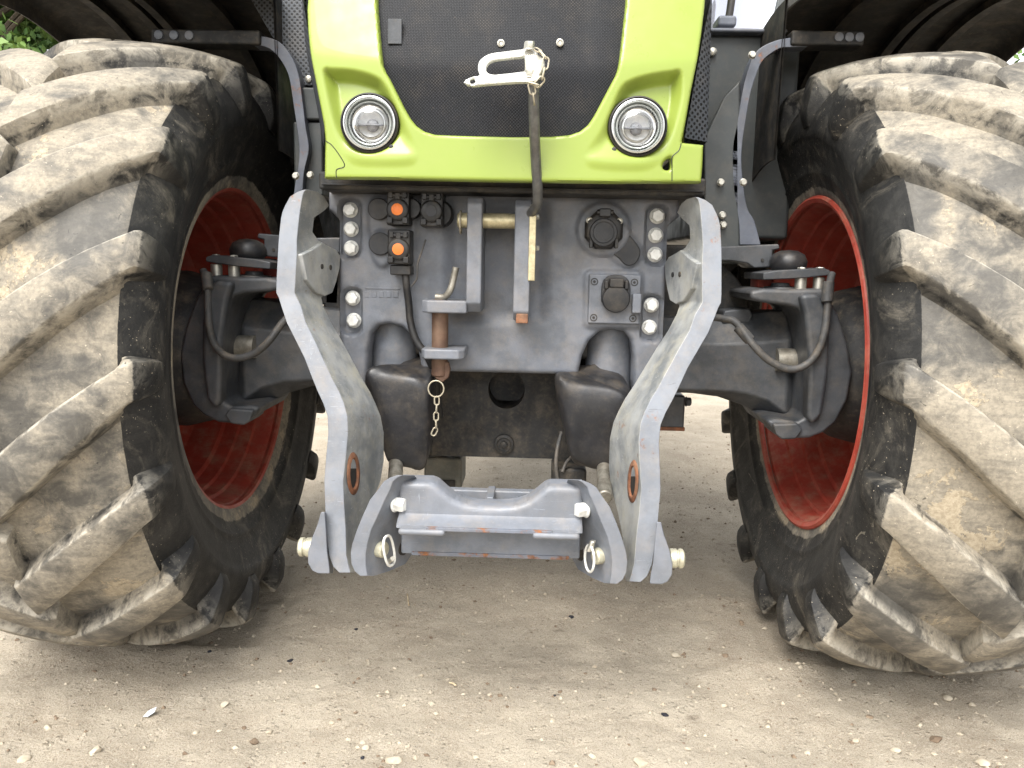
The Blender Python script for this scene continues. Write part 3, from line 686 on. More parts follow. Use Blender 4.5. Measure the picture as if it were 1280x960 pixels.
# ---- bonnet
YH = -.40
hood_px = [(378, -330), (372, -80), (373, 0), (376.5, 30), (380, 50), (385, 76), (390, 100), (396, 130), (401, 155), (402.5, 172), (401.5, 221), (560, 225), (640, 226.5), (760, 228), (881, 226), (883, 205), (884, 178), (855, 176), (861, 146), (867, 112), (872, 88), (876, 70), (883, 35), (889, 0), (901, -80), (918, -330)]
gr_px = [(470, -262), (446, -245), (459, -80), (466, 0), (470, 30), (474, 60), (477, 80), (481, 89), (487, 99), (496, 117), (505, 135), (512, 147), (520, 157), (530, 164), (543, 168), (580, 169.5), (640, 171), (690, 170.5), (712, 168.5), (725, 164), (735, 156), (743, 144), (752, 127), (762, 108), (770, 93), (773, 84), (775, 74), (779, 45), (785, 0), (794, -80), (812, -245), (790, -262)]
hood = [XZ(a, b, YH) for a, b in hood_px]; gril = [XZ(a, b, YH) for a, b in gr_px]
lampc = [XZ(461, 153, YH), XZ(798, 157, YH)]
pocL = smooth2([XZ(a, b, YH) for a, b in ((403, 87), (412, 86), (440, 89), (466, 97), (479, 108), (494, 136), (508, 165), (519, 188), (519, 198), (510, 204), (480, 205), (447, 203), (433, 194), (424, 178), (414, 145), (407, 112))], 4)
pocR = smooth2([XZ(a, b, YH) for a, b in ((852, 89), (842, 89), (815, 94), (790, 102), (778, 112), (765, 140), (752, 168), (734, 192), (733, 200), (741, 207), (770, 210), (806, 209), (824, 200), (835, 184), (846, 150), (853, 115))], 4)
hole_px = smooth2([XZ(a, b, YH) for a, b in ((830, 208), (831, 202), (836, 197), (841, 195), (841, 206), (839, 211), (833, 211))], 3)
ZL = lampc[0][1]; XL = abs(lampc[0][0])
zcre = XZ(560, 80, YH)[1]; zbotH = hood[11][1]
def hood_base(x, z):
    ax = np.abs(x)
    y = YH+.35*np.maximum(0, ax-.18)**1.6                       # the front wraps round to the sides
    cz = zcre+.10*np.maximum(0, ax-.17)                          # a crease runs out from the corner of the grille
    t = z-cz; y = y+.30*(.5*(t+np.sqrt(t*t+.012**2)))            # above it the face leans back
    return y
def hood_y(x, z, d):
    y = hood_base(x, z)
    for poc, sx in ((pocL, -1), (pocR, 1)):
        s = sdf(x, z, poc); depth = np.interp(z, [ZL-.10, ZL-.06, ZL+.0, ZL+.10], [-.010, -.002, .018, .036])
        y = y+depth*sstep(.008, -.018, s)
    # seam of the corner pieces
    r = .006; e = np.clip(d, 0, r); y = y+r*(1-np.sqrt(np.clip(1-((r-e)/r)**2, 0, 1)))
    return y
lampholes = [circ(c, .0585, 40) for c in lampc]
bonnet = relief('bonnet', hood, [gril, *lampholes, hole_px], .0030, hood_y, .03, 'lime', T, 42)
# the engine cover behind the pressed front
zt_ = hood[0][1]; yt_ = float(hood_base(np.array([.0]), np.array([zt_]))[0]); rs = []
for yy, dz, hw in ((yt_+.02, -.012, .40), (yt_+.10, .02, .405), (.4, .06, .41), (1.0, .10, .42), (1.6, .12, .43)):
    rs.append([Vector((sx_*hw, yy, zz_)) for sx_, zz_ in ((-1, 1.22), (-1, zt_+dz-.10), (-.8, zt_+dz-.01), (0, zt_+dz+.02), (.8, zt_+dz-.01), (1, zt_+dz-.10), (1, 1.22))])
MB().mat('lime').rings(rs).build('engine_cover', T, .01)
# corner seams: thin dark joints proud of nothing, cut as grooves of their own
def seam(pts, name='seam'):
    v = []
    pp = smooth_path([Vector((a, b, 0)) for a, b in pts], 6)
    q = [XZ(w.x, w.y, YH) for w in pp]
    xs = np.array([a for a, b in q]); zs = np.array([b for a, b in q]); ys = hood_y(xs, zs, np.full(xs.shape, 1.))
    MB().mat('black').tube([(a, b-.0004, c) for a, b, c in zip(xs, ys, zs)], .0009, 6, 1).build(name, bonnet)
seam([(403, 174), (411, 179), (420, 190), (428, 203), (427, 208), (418, 211), (418, 221)])
seam([(854, 177), (851, 186), (842, 195), (842, 208), (842, 225)])
# grille sheet and what stands behind it
gr = relief('grille', [(a*1.02, b-.004) for a, b in gril], [], .012, lambda x, z, d: hood_base(x, z)+.022-.006*np.cos(np.clip(x/.16, -1, 1)*math.pi/2), .006, 'grille', T)
def gpt(px, py, dy=-.004):
    x, z = XZ(px, py, YH+.02); return Vector((x, float(hood_base(np.array([x]), np.array([z]))[0])+.016+dy, z))
for px_, py_ in ((626, 53), (700, 52)): MB().mat('zinc').lathe(gpt(px_, py_, -.002), (0, -1, 0), [(-.004, .0075), (.003, .0075), (.004, .005), (.002, .003)], 16).build('rivet', gr)
q = gpt(492, 37); MB().mat('cast_dark').box((q.x-.014, q.y-.001, q.z-.024), (q.x+.014, q.y+.010, q.z+.024)).build('small_plate', gr, .001)
# side of the bonnet
for sx, pxs in ((1, ((890, -80), (889.5, 0), (889, 60), (884.5, 177))),):
    pts = [XZ(a_, b_, -.27) for a_, b_ in pxs]; inn = [XZ(a_, b_, -.30) for a_, b_ in ((899, -80), (888, 0), (875, 70), (854, 176))]
    v = []
    for (a_, b_), (c_, d_) in zip(inn, pts): v += [(c_-.035 if False else a_, -.315, d_), (max(c_, a_+.004), -.265, d_), (max(c_, a_+.004), .9, d_)]
    f = [(i*3+j, i*3+j+1, i*3+j+4, i*3+j+3) for i in range(3) for j in range(2)]
    make('side_mesh', v, f, 'perf', T, True, 30)
xx, zz = XZ(384, -80, -.27)
v = []
for (a_, b_) in ((374, -80), (375, 0), (383, 50), (394, 107), (403, 160)):
    x, z = XZ(a_, b_, -.30); v += [(x+.01, -.315, z), (x-.004, -.27, z), (x-.10, .10, z)]
make('side_mesh', v, [(i*3+j, i*3+j+1, i*3+j+4, i*3+j+3) for i in range(4) for j in range(2)], 'perf', T, True, 30)
# panels beside the engine, seen past the bonnet: left perforated cooler side, right smooth box
def panel(px0, py0, px1, py1, Y, depth, mat, name, bev=.006):
    a_ = XZ(px0, py0, Y); b_ = XZ(px1, py1, Y)
    return MB().mat(mat).box((a_[0], Y, b_[1]), (b_[0], Y+depth, a_[1])).build(name, T, bev)
MB().mat('perf').slab([XZ(a_, b_, .02) for a_, b_ in ((300, -90), (314, 0), (340, 46), (356, 60), (367, 84), (372, 107), (401, 107), (401, -90))], .02, .06).build('cooler_panel', T, .003); panel(372, 108.5, 402, 150, .0, .9, 'panel', 'cooler_panel_lower'); panel(366, 151.5, 404, 245, .01, .9, 'panel', 'frame_panel')
q = P(386, 99, .02); MB().mat('zinc').lathe(q, (0, -1, 0), [(-.003, .009), (.005, .008), (.007, .004)], 14).build('panel_screw', T)
pb = panel(884, 42, 985, 300, .18, .8, 'panel', 'battery_box', .012)
panel(882, 34, 985, 41, .15, .85, 'strut', 'box_lid', .008)
q0 = XZ(896, 21, .3); q1 = XZ(919, 33, .3); MB().mat('strut').box((q0[0], .28, q1[1]-.005), (q1[0], .36, q0[1])).build('filler_cap', T, .008)
q = P(891, 65, .17); MB().mat('zinc').lathe(q, (0, -1, 0), [(-.003, .011), (.006, .010), (.009, .005)], 14).build('panel_screw', T)
MB().mat('panel').add([P(880, 172, -.02), P(905, 120, -.02), P(925, 100, -.02), P(925, 330, -.02), P(880, 330, -.02), P(880, 172, .6), P(905, 120, .6), P(925, 100, .6), P(925, 330, .6), P(880, 330, .6)], [(0, 1, 2, 3, 4), (9, 8, 7, 6, 5), (0, 5, 6, 1), (1, 6, 7, 2), (2, 7, 8, 3), (3, 8, 9, 4), (4, 9, 5, 0)]).build('frame_panel', T, .006)
# cab: screen, pillar and wiper arm far behind the bonnet
v = []
for k in range(9):
    t = k/8; x = .72+.42*t; yb = 1.5+.5*t*t
    v += [(x, yb, 1.30), (x, yb+.06, 1.75), (x-.03, yb+.25, 2.75)]
cabo = make('windscreen', v, [(i*3+j, i*3+3+j, i*3+4+j, i*3+1+j) for i in range(8) for j in range(2)], 'cabglass', T)
MB().mat('cable').tube([P(911, 22, .33), P(913, 10, .33), P(915, -10, .33), P(916, -60, .33)], .011, 10).build('intake_pipe', T)
MB().mat('panel').add([P(962, 40, 1.2), P(990, 40, 1.2), P(1008, -60, 1.4), P(984, -60, 1.4), P(962, 40, 1.4), P(990, 40, 1.4), P(1008, -60, 1.6), P(984, -60, 1.6)], [(0, 1, 2, 3), (7, 6, 5, 4), (0, 4, 5, 1), (1, 5, 6, 2), (2, 6, 7, 3), (3, 7, 4, 0)]).build('cab_pillar', T, .01)

# ---- headlights
for k, c in enumerate(lampc):
    cx_, cz_ = c; yb = float(hood_y(np.array([cx_]), np.array([cz_]), np.array([1.]))[0])
    base = Vector((cx_, yb-.012, cz_)); ax = Vector((0, -1, 0))
    hl = MB().mat('black').lathe(base+Vector((0, .03, 0)), ax, [(-.05, .057), (.020, .0595), (.038, .0585), (.040, .0555), (.030, .054), (-.03, .05)], 56, False).build('headlight', T)
    MB().mat('chrome').lathe(base, ax, [(-.01, .0545), (.006, .0545), (.011, .0525), (.012, .050), (.009, .0475), (.0, .046), (-.004, .0445), (.004, .043), (.006, .041), (.002, .039), (-.01, .0385)], 56, False).build('bezel', hl)
    m = MB().mat('reflector'); m.lathe(base+Vector((0, .004, 0)), ax, [(0, .0395), (-.012, .036), (-.022, .028), (-.027, .016), (-.028, .001)], 48, False)
    m.build('reflector', hl); m = MB().mat('chrome'); m.lathe(base+Vector((0, .016, 0)), ax, [(0, .030), (.012, .030), (.013, .028), (.012, .026), (.0, .026)], 40, False); m.mat('cast').lathe(base+Vector((0, .028, 0)), ax, [(0, .013), (.010, .011), (.014, .004)], 20); m.mat('cast').box((cx_-.029, base.y+.012, cz_-.0012), (cx_+.029, base.y+.026, cz_+.0012)); m.build('lamp_insert', hl)
    MB().mat('lens').lathe(base+Vector((0, -.001, 0)), ax, [(0, .0405), (.003, .0400), (.009, .034), (.013, .024), (.0155, .012), (.016, .0008), (.012, .0008), (.0115, .012), (.009, .024), (.005, .034), (.0, .0385)], 48, False).build('lens', hl)
    sx = -1 if cx_ < 0 else 1
    q = XZ(488.5, 183, YH) if sx < 0 else XZ(768, 186, YH)
    yy = float(hood_y(np.array([q[0]]), np.array([q[1]]), np.array([1.]))[0]); MB().mat('black').lathe((q[0], yy+.002, q[1]), ax, [(0, .0045), (.0026, .0045), (.003, .003)], 14).build('adjuster', hl)

# ---- folded lower link arms
rowsA = [(237, 380, 383, 386), (240, 371, 380, 398), (246, 362, 378, 406), (257, 356, 376, 412), (264, 353, 375, 405), (272, 351, 374, 393), (290, 349, 372, 391), (300, 348, 371, 398), (308, 347.5, 371, 410), (317, 347, 371, 419), (336, 346, 370, 418), (356, 345, 369, 413), (366, 345, 368, 409), (372, 348, 371, 402), (382, 351, 376, 404), (403, 358, 382, 414), (425, 369, 393, 427), (447, 380, 403, 439), (473, 390, 415, 453), (490, 397, 424, 463), (505, 404, 430, 470), (520, 409, 434, 476), (541, 410, 435, 480), (575, 407, 432, 480), (601, 405, 429, 476), (630, 406, 430, 464), (660, 407, 432, 454), (694, 411, 433, 448), (708, 416, 436, 446), (716, 424, 438, 443)]
def loft_arm(rows, yf, dep, name, mats, bevel=.007, dens=3):
    rr = np.array(rows, float); t = np.arange(len(rr)); tt = np.linspace(0, len(rr)-1, (len(rr)-1)*dens+1)
    rs = []
    for a_ in tt:
        y, xl, xm, xr = [float(np.interp(a_, t, rr[:, k])) for k in range(4)]
        Y0 = yf(y); d = dep(y)*(xr-xm)
        A = P(xl, y, Y0); B = P(xm, y, Y0); C = P(xr, y, Y0+d); D = C+(A-B)
        rs.append([A, B, C, D])
    v = [p for r in rs for p in r]; f = []; mi = []
    for j in range(len(rs)-1):
        for i in range(4): f.append((j*4+i, j*4+(i+1) % 4, j*4+4+(i+1) % 4, j*4+4+i)); mi.append(1 if i == 1 else 0)
    k = len(rs)-1; f += [(3, 2, 1, 0), (k*4, k*4+1, k*4+2, k*4+3)]; mi += [0, 0]
    o = make(name, v, f, mats, T, True, 38, bevel, 3, {'edge': [1.0]*len(v)}, mi, fix=False)
    bm = bmesh.new(); bm.from_mesh(o.data); bmesh.ops.recalc_face_normals(bm, faces=bm.faces); bm.to_mesh(o.data); bm.free()
    return o
armYf = lambda y: float(np.interp(y, [237, 370, 520, 716], [-.36, -.40, -.47, -.52]))
arm = loft_arm(rowsA, armYf, lambda y: .0037, 'lower_link', ['arm', 'arm_worn'])
# hook catch plate, slot rim and wear on the inner face
def on_inner(px, py, off=0.0):
    rr = np.array(rowsA, float); xl, xm, xr = [float(np.interp(py, rr[:, 0], rr[:, k])) for k in (1, 2, 3)]
    t = (px-xm)/max(1e-6, xr-xm); Y0 = armYf(py); B = P(xm, py, Y0); C = P(xr, py, Y0+.0037*(xr-xm)); q = B.lerp(C, t)
    nrm = (C-B).cross(Vector((0, 0, 1))).normalized()
    if nrm.x < 0: nrm = -nrm
    return q+nrm*off, nrm
pts = [(372, 318), (384, 312), (398, 303), (407, 308), (416, 312), (421, 320), (420, 336), (416, 352), (411, 366), (402, 370), (390, 366), (378, 350)]
v = [on_inner(a_, b_, .010)[0] for a_, b_ in pts]+[on_inner(a_, b_, -.004)[0] for a_, b_ in pts]; k = len(pts)
cp_ = make('hook_latch', v, [tuple(range(k)), tuple(range(2*k-1, k-1, -1))]+[(i, (i+1) % k, (i+1) % k+k, i+k) for i in range(k)], 'arm_worn', arm, True, 30, .003)
for a_, b_ in ((396, 333), (407, 334)):
    q, nn = on_inner(a_, b_, .010); MB().mat('under').lathe(q, nn, [(-.001, .006), (.0016, .0055), (.0018, .003)], 12).build('rivet', arm)
q0, nn = on_inner(442, 585, 0)
ring = []; cen, nn = on_inner(440, 592, .001)
tdir = (on_inner(450, 592)[0]-on_inner(432, 592)[0]).normalized(); zd = Vector((0, 0, 1))
def ell(rx, rz, off): return [cen+tdir*rx*math.cos(2*math.pi*i/28)+zd*rz*math.sin(2*math.pi*i/28)+nn*off for i in range(28)]
m = MB().mat('rust').rings([ell(.030, .046, .0005), ell(.028, .044, .0025), ell(.020, .034, .0035), ell(.017, .030, -.001)], False).mat('under').add(ell(.0175, .0305, -.0005), [tuple(range(28))])
m.build('slot', arm, angle=50)
arm2 = mirror_tree(arm)

# ---- crossbar of the linkage
rowsS = [(594, 496, 503, 518), (597, 487, 497, 521), (602, 479, 491, 523), (611, 473, 488, 522), (625, 462, 481, 521), (645, 453, 472, 520), (662, 446, 464, 519), (680, 440, 459, 518), (692, 438, 457, 516), (705, 439, 457, 507), (714, 443, 458, 487), (720, 450, 459, 468)]
YS = -.56
sp = loft_arm(rowsS, lambda y: YS, lambda y: .0026, 'linkage_cheek', ['link', 'link_shadow'], .006)
def on_cheek(px, py, off=0.0):
    rr = np.array(rowsS, float); xl, xm, xr = [float(np.interp(py, rr[:, 0], rr[:, k])) for k in (1, 2, 3)]
    t = (px-xm)/max(1e-6, xr-xm); B = P(xm, py, YS); C = P(xr, py, YS+.0026*(xr-xm)); nrm = (C-B).cross(Vector((0, 0, 1))).normalized()
    if nrm.x < 0: nrm = -nrm
    return B.lerp(C, t)+nrm*off, nrm
q, nn = on_cheek(494, 629, -.001); MB().mat('zinc_bright').bolt(q, nn, .027, h=.02).build('bolt', sp, angle=30)
q, nn = on_cheek(504, 683, .0); MB().mat('under').lathe(q, nn, [(-.002, .019), (.0012, .0185), (.0006, .014)], 24).build('pin_hole', sp)
sp2 = mirror_tree(sp)
xl_, _ = XZ(505, 640, -.52); xe = abs(xl_)
def cb(pxs, Y): return [XZ(a_, b_, Y) for a_, b_ in pxs]
top = cb([(505, 603), (538, 604), (545, 607), (556, 617), (566, 625), (580, 631), (600, 634)], -.53)
zw = XZ(600, 658, -.53)[1]
poly = [(-abs(a_), b_) for a_, b_ in top]; poly = [(-xe-.01, zw)]+[(-xe-.01, poly[0][1])]+poly[1:]
poly = poly+[(-a_, b_) for a_, b_ in reversed(poly)]
def web_y(x, z, d):
    r = .01; e = np.clip(d, 0, r); y = -.53+r*(1-np.sqrt(np.clip(1-((r-e)/r)**2, 0, 1)))
    return y-.035*sstep(zw+.022, zw+.004, z)
web = relief('crossbar', poly, [], .005, web_y, .05, 'link', T)
zl = XZ(600, 664, -.565)[1]
m = MB().mat('link'); m.box((-xe, -.568, zl), (xe, -.50, zw+.001)); m.build('crossbar_lip', web, .005, 3)
for sx in (-1, 1):
    a_ = XZ(497, 655, -.575)[0]; b_ = XZ(556, 655, -.575)[0]
    x0, x1 = sorted((sx*a_, sx*b_)); MB().mat('link').box((x0, -.574, zl-.011), (x1, -.50, zw+.004)).build('crossbar_foot', web, .009, 3)
m = MB().mat('link_rusty'); m.box((-xe+.05, -.5695, zl-.0012), (xe-.05, -.555, zl+.0055)); m.build('worn_edge', web, .001)
zb0 = XZ(620, 696, -.495)[1]; MB().mat('link_shadow').box((-xe-.01, -.495, zb0), (xe+.01, -.465, zl+.02)).build('lower_web', web, .004)
MB().mat('link_rusty').box((-xe+.012, -.4975, zb0-.0015), (xe-.012, -.463, zb0+.0065)).build('worn_edge', web, .001)
zr0 = XZ(620, 612, -.38)[1]; MB().mat('link').box((-xe, -.39, zb0+.02), (xe, -.365, zr0)).build('rear_web', web, .004)
for xx in (-.005,): MB().mat('link').box((xx-.008, -.45, zr0-.05), (xx+.008, -.36, zr0+.003)).build('web_rib', web, .003)
# outer levers and pivot pins
rowsL = [(640, 401, 406, 410), (655, 397, 407, 412), (672, 390, 408, 413), (690, 385, 409, 414), (704, 385, 411, 416), (713, 390, 412, 417), (717, 398, 412, 416)]
lv = loft_arm(rowsL, lambda y: -.53, lambda y: .02, 'outer_lever', ['link', 'link_shadow'], .005)
a_ = P(374, 684, -.49); b_ = P(470, 686, -.49)
z_ = (a_.z+b_.z)/2
pv = MB().mat('cream').lathe((a_.x, -.49, z_), (1, 0, 0), [(0, .016), (.003, .0195), (.010, .020), (.012, .017), (.014, .017), (.016, .0195), (.028, .0195), (.030, .016), (.055, .016)], 28).build('pivot_pin', lv)
lv2 = mirror_tree(lv)

# ---- front axle, knuckles, hoses
DXL = .058
def slabpx(name, pts, Y0, Y1, mat, bevel=.012, seg=3, parent=None):
    return MB().mat(mat).slab([XZ(a_, b_, Y0) for a_, b_ in pts], Y0, Y1).build(name, parent or T, bevel, seg)
xin_ = .18
b_t = P(881, 431, -.11).z; b_b = P(900, 490, -.11).z; t_t = P(880, 398, -.05).z
rs = []
for (px_, zt, zm, zb, zb2, yy) in ((740, t_t, b_t, b_b, b_b-.012, -.09), (870, t_t, b_t, b_b, b_b-.015, -.09), (905, t_t+.004, b_t+.0, b_b, b_b-.022, -.09), (935, t_t+.012, b_t+.004, b_b-.004, b_b-.040, -.092), (962, t_t+.02, b_t+.01, b_b-.02, b_b-.065, -.095), (985, t_t+.022, b_t+.015, b_b-.05, b_b-.078, -.095), (998, t_t+.010, b_t+.02, b_b-.06, b_b-.078, -.07)):
    x = P(px_, 450, -.09).x
    rs.append([Vector((x, yy+.06, zt)), Vector((x, yy+.0, zm)), Vector((x, yy-.004, zb)), Vector((x, yy+.05, zb2)), Vector((x, .10, zb2)), Vector((x, .12, zb)), Vector((x, .12, zm)), Vector((x, .06, zt))])
bm_ = MB().mat('cast_dark').rings(rs).build('axle_beam', T, .006, 3)
mirror_obj(bm_, T, DXL)
kn = slabpx('steering_knuckle', [(938, 364), (955, 361), (990, 362), (1031, 361), (1036, 372), (1048, 392), (1060, 430), (1066, 465), (1060, 500), (1046, 528), (1030, 541), (1012, 548), (985, 549), (966, 538), (958, 526), (970, 524), (996, 527), (1006, 522), (1009, 500), (1008, 450), (1006, 400), (1000, 387), (985, 382), (952, 378), (938, 374)], -.19, .06, 'cast_dark', .02, 4)
slabpx('knuckle_rib', [(1000, 368), (1024, 366), (1034, 384), (1038, 420), (1036, 470), (1028, 520), (1016, 532), (1009, 520), (1011, 440), (1006, 392)], -.215, -.17, 'cast_dark', .012, 3, kn)
q = P(996, 450, -.10); MB().mat('steel').lathe(q, (1, 0, 0), [(-.05, .028), (.03, .028), (.032, .022)], 28).build('drive_shaft', kn)
slabpx('king_pin_cap', [(966, 530), (998, 529), (1004, 538), (996, 549), (978, 550), (970, 543)], -.20, -.10, 'cast_dark', .006, 3, kn)
# top bracket: plate, spacers, bump stop
tp = slabpx('stop_plate', [(954, 341), (972, 338), (1030, 335), (1038, 338), (1038, 344), (1000, 348), (954, 350)], -.16, .02, 'cast_dark', .003, 2, kn)
for px_ in (1000, 1023):
    q = P(px_, 364, -.14); MB().mat('zinc').cyl(q, (q.x, q.y, P(px_, 346, -.14).z), .0135).build('spacer', kn)
    MB().mat('zinc').bolt((q.x, q.y, P(px_, 339, -.14).z), (0, 0, 1), .017, False).build('bolt', kn, angle=30)
q = P(990, 338, -.09); MB().mat('boot').lathe((q.x-.01, q.y, q.z), (0, 0, 1), [(0, .036), (.006, .042), (.022, .044), (.038, .036), (.046, .020), (.048, .001)], 28).build('bump_stop', kn)
q = P(975, 362, -.11); MB().mat('cast_dark').lathe((q.x, q.y, q.z), (0, 0, 1), [(0, .04), (.006, .038), (.008, .022), (.016, .02)], 22).build('king_pin_cover', kn)
MB().mat('red').box((P(946, 347, -.03).x, -.04, P(946, 360, -.03).z), (P(966, 347, -.03).x, .03, P(946, 348, -.03).z)).build('red_bracket', kn, .003)
mirror_tree(kn, DXL)
br = slabpx('stop_bracket', [(868, 306), (905, 308), (974, 305), (975, 311), (966, 313), (966, 334), (943, 335), (934, 329), (915, 326), (868, 326)], -.07, .05, 'cast_dark', .004)
q = P(953, 325, -.072); MB().mat('under').lathe(q, (0, -1, 0), [(-.002, .004), (.0012, .0038), (.0012, .002)], 10).build('bracket_hole', br)
slabpx('side_bracket', [(868, 330), (905, 330), (920, 345), (934, 366), (938, 392), (868, 392)], .02, .12, 'under', .006, 2, br)
slabpx('beam_pad', [(905, 388), (938, 385), (942, 395), (938, 404), (902, 405)], -.05, .06, 'cast_dark', .006, 2, br)
mirror_tree(br, DXL)
def hose(pts, name='brake_hose', r=.0085):
    m = MB().mat('hose').tube([P(a_, b_, c_) for a_, b_, c_ in pts], r, 12).build(name, T); return m
h1 = hose([(880, 396, -.19), (903, 398, -.21), (918, 402, -.22), (930, 416, -.23), (943, 433, -.24), (962, 451, -.24), (985, 461, -.24), (1004, 458, -.24), (1020, 443, -.23), (1030, 418, -.23), (1034, 388, -.22), (1036, 360, -.21), (1040, 342, -.19)])
m = MB().mat('hose').cyl(P(922, 408, -.22), P(938, 426, -.23), .0125).build('hose_ferrule', h1); m = MB().mat('hose').cyl(P(1033.5, 378, -.22), P(1036, 352, -.21), .0125).build('hose_ferrule', h1)
h2 = hose([(365, 392, -.19), (352, 405, -.22), (338, 424, -.24), (322, 439, -.24), (302, 447, -.24), (283, 445, -.24), (269, 432, -.23), (262, 412, -.23), (260, 385, -.22), (259, 356, -.21), (254, 338, -.19)])
MB().mat('hose').cyl(P(260, 362, -.22), P(258, 342, -.20), .0125).build('hose_ferrule', h2)

# ---- fenders and their struts
for side in (-1, 1):
    xi, xo = (XIN[side]+.005, XIN[side]+.63); RF = .878; v = []
    pr = [(xi-.012, -.026), (xi-.006, -.010), (xi+.02, 0), (xi+.10, .008), (xo-.10, .008), (xo-.03, 0), (xo, -.02), (xo+.004, -.05)]
    th0, th1, ns = 73, 172, 44
    for k in range(ns+1):
        a_ = R(th0+(th1-th0)*k/ns)
        for x, dr in pr: v.append((side*x, -(RF+dr)*math.cos(a_), ZC+(RF+dr)*math.sin(a_)))
    n_ = len(pr); f = [(k*n_+j, k*n_+j+1, (k+1)*n_+j+1, (k+1)*n_+j) for k in range(ns) for j in range(n_-1)]
    fo = make('fender', v, f, ['fender'], T, True, 50)
    so_ = fo.modifiers.new('thick', 'SOLIDIFY'); so_.thickness = .006; so_.offset = 1
    # stiffening ribs under the shell run lengthwise
    for xr_ in (.16, .33, .37, .47):
        v = []
        for k in range(ns+1):
            a_ = R(th0+1+(th1-th0-2)*k/ns)
            for dx, dr in ((-.012, .004), (-.012, -.014), (.012, -.014), (.012, .004)): v.append((side*(xi+xr_+dx), -(RF+dr)*math.cos(a_), ZC+(RF+dr)*math.sin(a_)))
        make('fender_rib', v, [(k*4+j, k*4+(j+1) % 4, k*4+4+(j+1) % 4, k*4+4+j) for k in range(ns) for j in range(4)], 'under', fo, True, 30)
    v = []
    for k in range(21):
        a_ = R(88+(170-88)*k/20)
        for r_, dx in ((.866, -.028), (.50, -.030), (.50, -.034), (.866, -.034)): v.append((side*(xi+dx), -r_*math.cos(a_), ZC+r_*math.sin(a_)))
    make('fender_skirt', v, [(k*4+j, k*4+(j+1) % 4, k*4+4+(j+1) % 4, k*4+4+j) for k in range(20) for j in range(4)], 'under', fo, True, 30)
    # pale inner lip
    v = []
    for k in range(ns+1):
        a_ = R(th0+(th1-th0)*k/ns)
        for dx, dr in ((-.014, -.026), (-.014, -.004), (.004, .010), (.006, .016), (-.022, -.0), (-.022, -.028)): v.append((side*(xi+dx), -(RF+dr)*math.cos(a_), ZC+(RF+dr)*math.sin(a_)))
    make('fender_lip', v, [(k*6+j, k*6+(j+1) % 6, k*6+6+(j+1) % 6, k*6+6+j) for k in range(ns) for j in range(6)], 'fender_lip', fo, True, 30)
    # support arm across under the shell
    a_ = P(195, 42, .0) if side < 0 else P(1075, 50, .0); b_ = P(330, 48, .0) if side < 0 else P(985, 48, .0)
    MB().mat('under').box((min(a_.x, b_.x), -.03, b_.z-.022), (max(a_.x, b_.x), .03, b_.z+.012)).build('support_bar', fo, .006)
    for t in (.08, .22, .36):
        q = a_.lerp(b_, t); MB().mat('cast').lathe((q.x, -.032, b_.z-.004), (0, -1, 0), [(-.002, .011), (.004, .0105), (.006, .005)], 14).build('bolt', fo)
def strut(rows, Yf, dep, name):
    rs = []
    for (xa, ya, xb, yb) in rows:
        A = P(xa, ya, Yf); B = P(xb, yb, Yf); rs.append([A, B, B+Vector((0, dep, 0)), A+Vector((0, dep, 0))])
    v = [p for r in rs for p in r]; f = [(j*4+i, j*4+(i+1) % 4, j*4+4+(i+1) % 4, j*4+4+i) for j in range(len(rs)-1) for i in range(4)]
    k = len(rs)-1; f += [(3, 2, 1, 0), (k*4, k*4+1, k*4+2, k*4+3)]
    return make(name, v, f, 'strut', T, True, 30, .002, 2, {'edge': [1.]*len(v)})
def dense(rows, sub=5):
    a_ = smooth_path([Vector((r[0], r[1], 0)) for r in rows], sub); b_ = smooth_path([Vector((r[2], r[3], 0)) for r in rows], sub)
    return [(p.x, p.y, q.x, q.y) for p, q in zip(a_, b_)]
s1 = strut(dense([(300, 44, 300, 56), (318, 45, 318, 57), (333, 46, 330, 58), (350, 53, 341, 64), (364, 70, 352, 77), (373, 92, 361, 96), (378, 125, 366, 126), (382, 158, 371, 160), (386, 186, 374, 188), (380, 215, 372, 212), (378, 245, 367, 243), (376, 300, 362, 300)]), -.02, .05, 'fender_strut')
s2 = strut(dense([(1010, 46, 1010, 58), (988, 47, 990, 59), (972, 50, 976, 60), (955, 57, 962, 68), (943, 68, 952, 78), (934, 90, 945, 95), (928, 115, 938, 118), (922, 150, 932, 152), (916, 178, 928, 180), (915, 205, 927, 205), (917, 240, 930, 238), (921, 262, 935, 262), (924, 280, 943, 276), (925, 306, 951, 306)]), -.02, .05, 'fender_strut')
for s_, pts in ((s1, ((388, 219, .0), (370, 220, -.02))), (s2, ((940, 69, -.02), (901, 228, .0), (929, 228, -.02), (903, 269, .0), (904, 281, .0)))):
    for a_, b_, y_ in pts: MB().mat('zinc').bolt(P(a_, b_, y_-.03), (0, -1, 0), .014).build('bolt', s_, angle=30)
# drilled plate beside the strut
pl_ = [XZ(a_, b_, .03) for a_, b_ in ((901, 202), (904, 197), (911, 199), (918, 240), (924, 306), (905, 306), (900, 270))]
relief('drilled_plate', pl_, [circ(XZ(906.5, 214+k*15, .03), .0085, 12) for k in range(5)], .004, lambda x, z, d: .03+0*x, .012, 'strut', s2)
pl_ = [XZ(a_, b_, .03) for a_, b_ in ((380, 190), (392, 187), (396, 196), (395, 245), (378, 245))]
relief('drilled_plate', pl_, [circ(XZ(389, 205+k*15, .03), .0085, 12) for k in range(3)], .004, lambda x, z, d: .03+0*x, .012, 'cast_dark', s1)

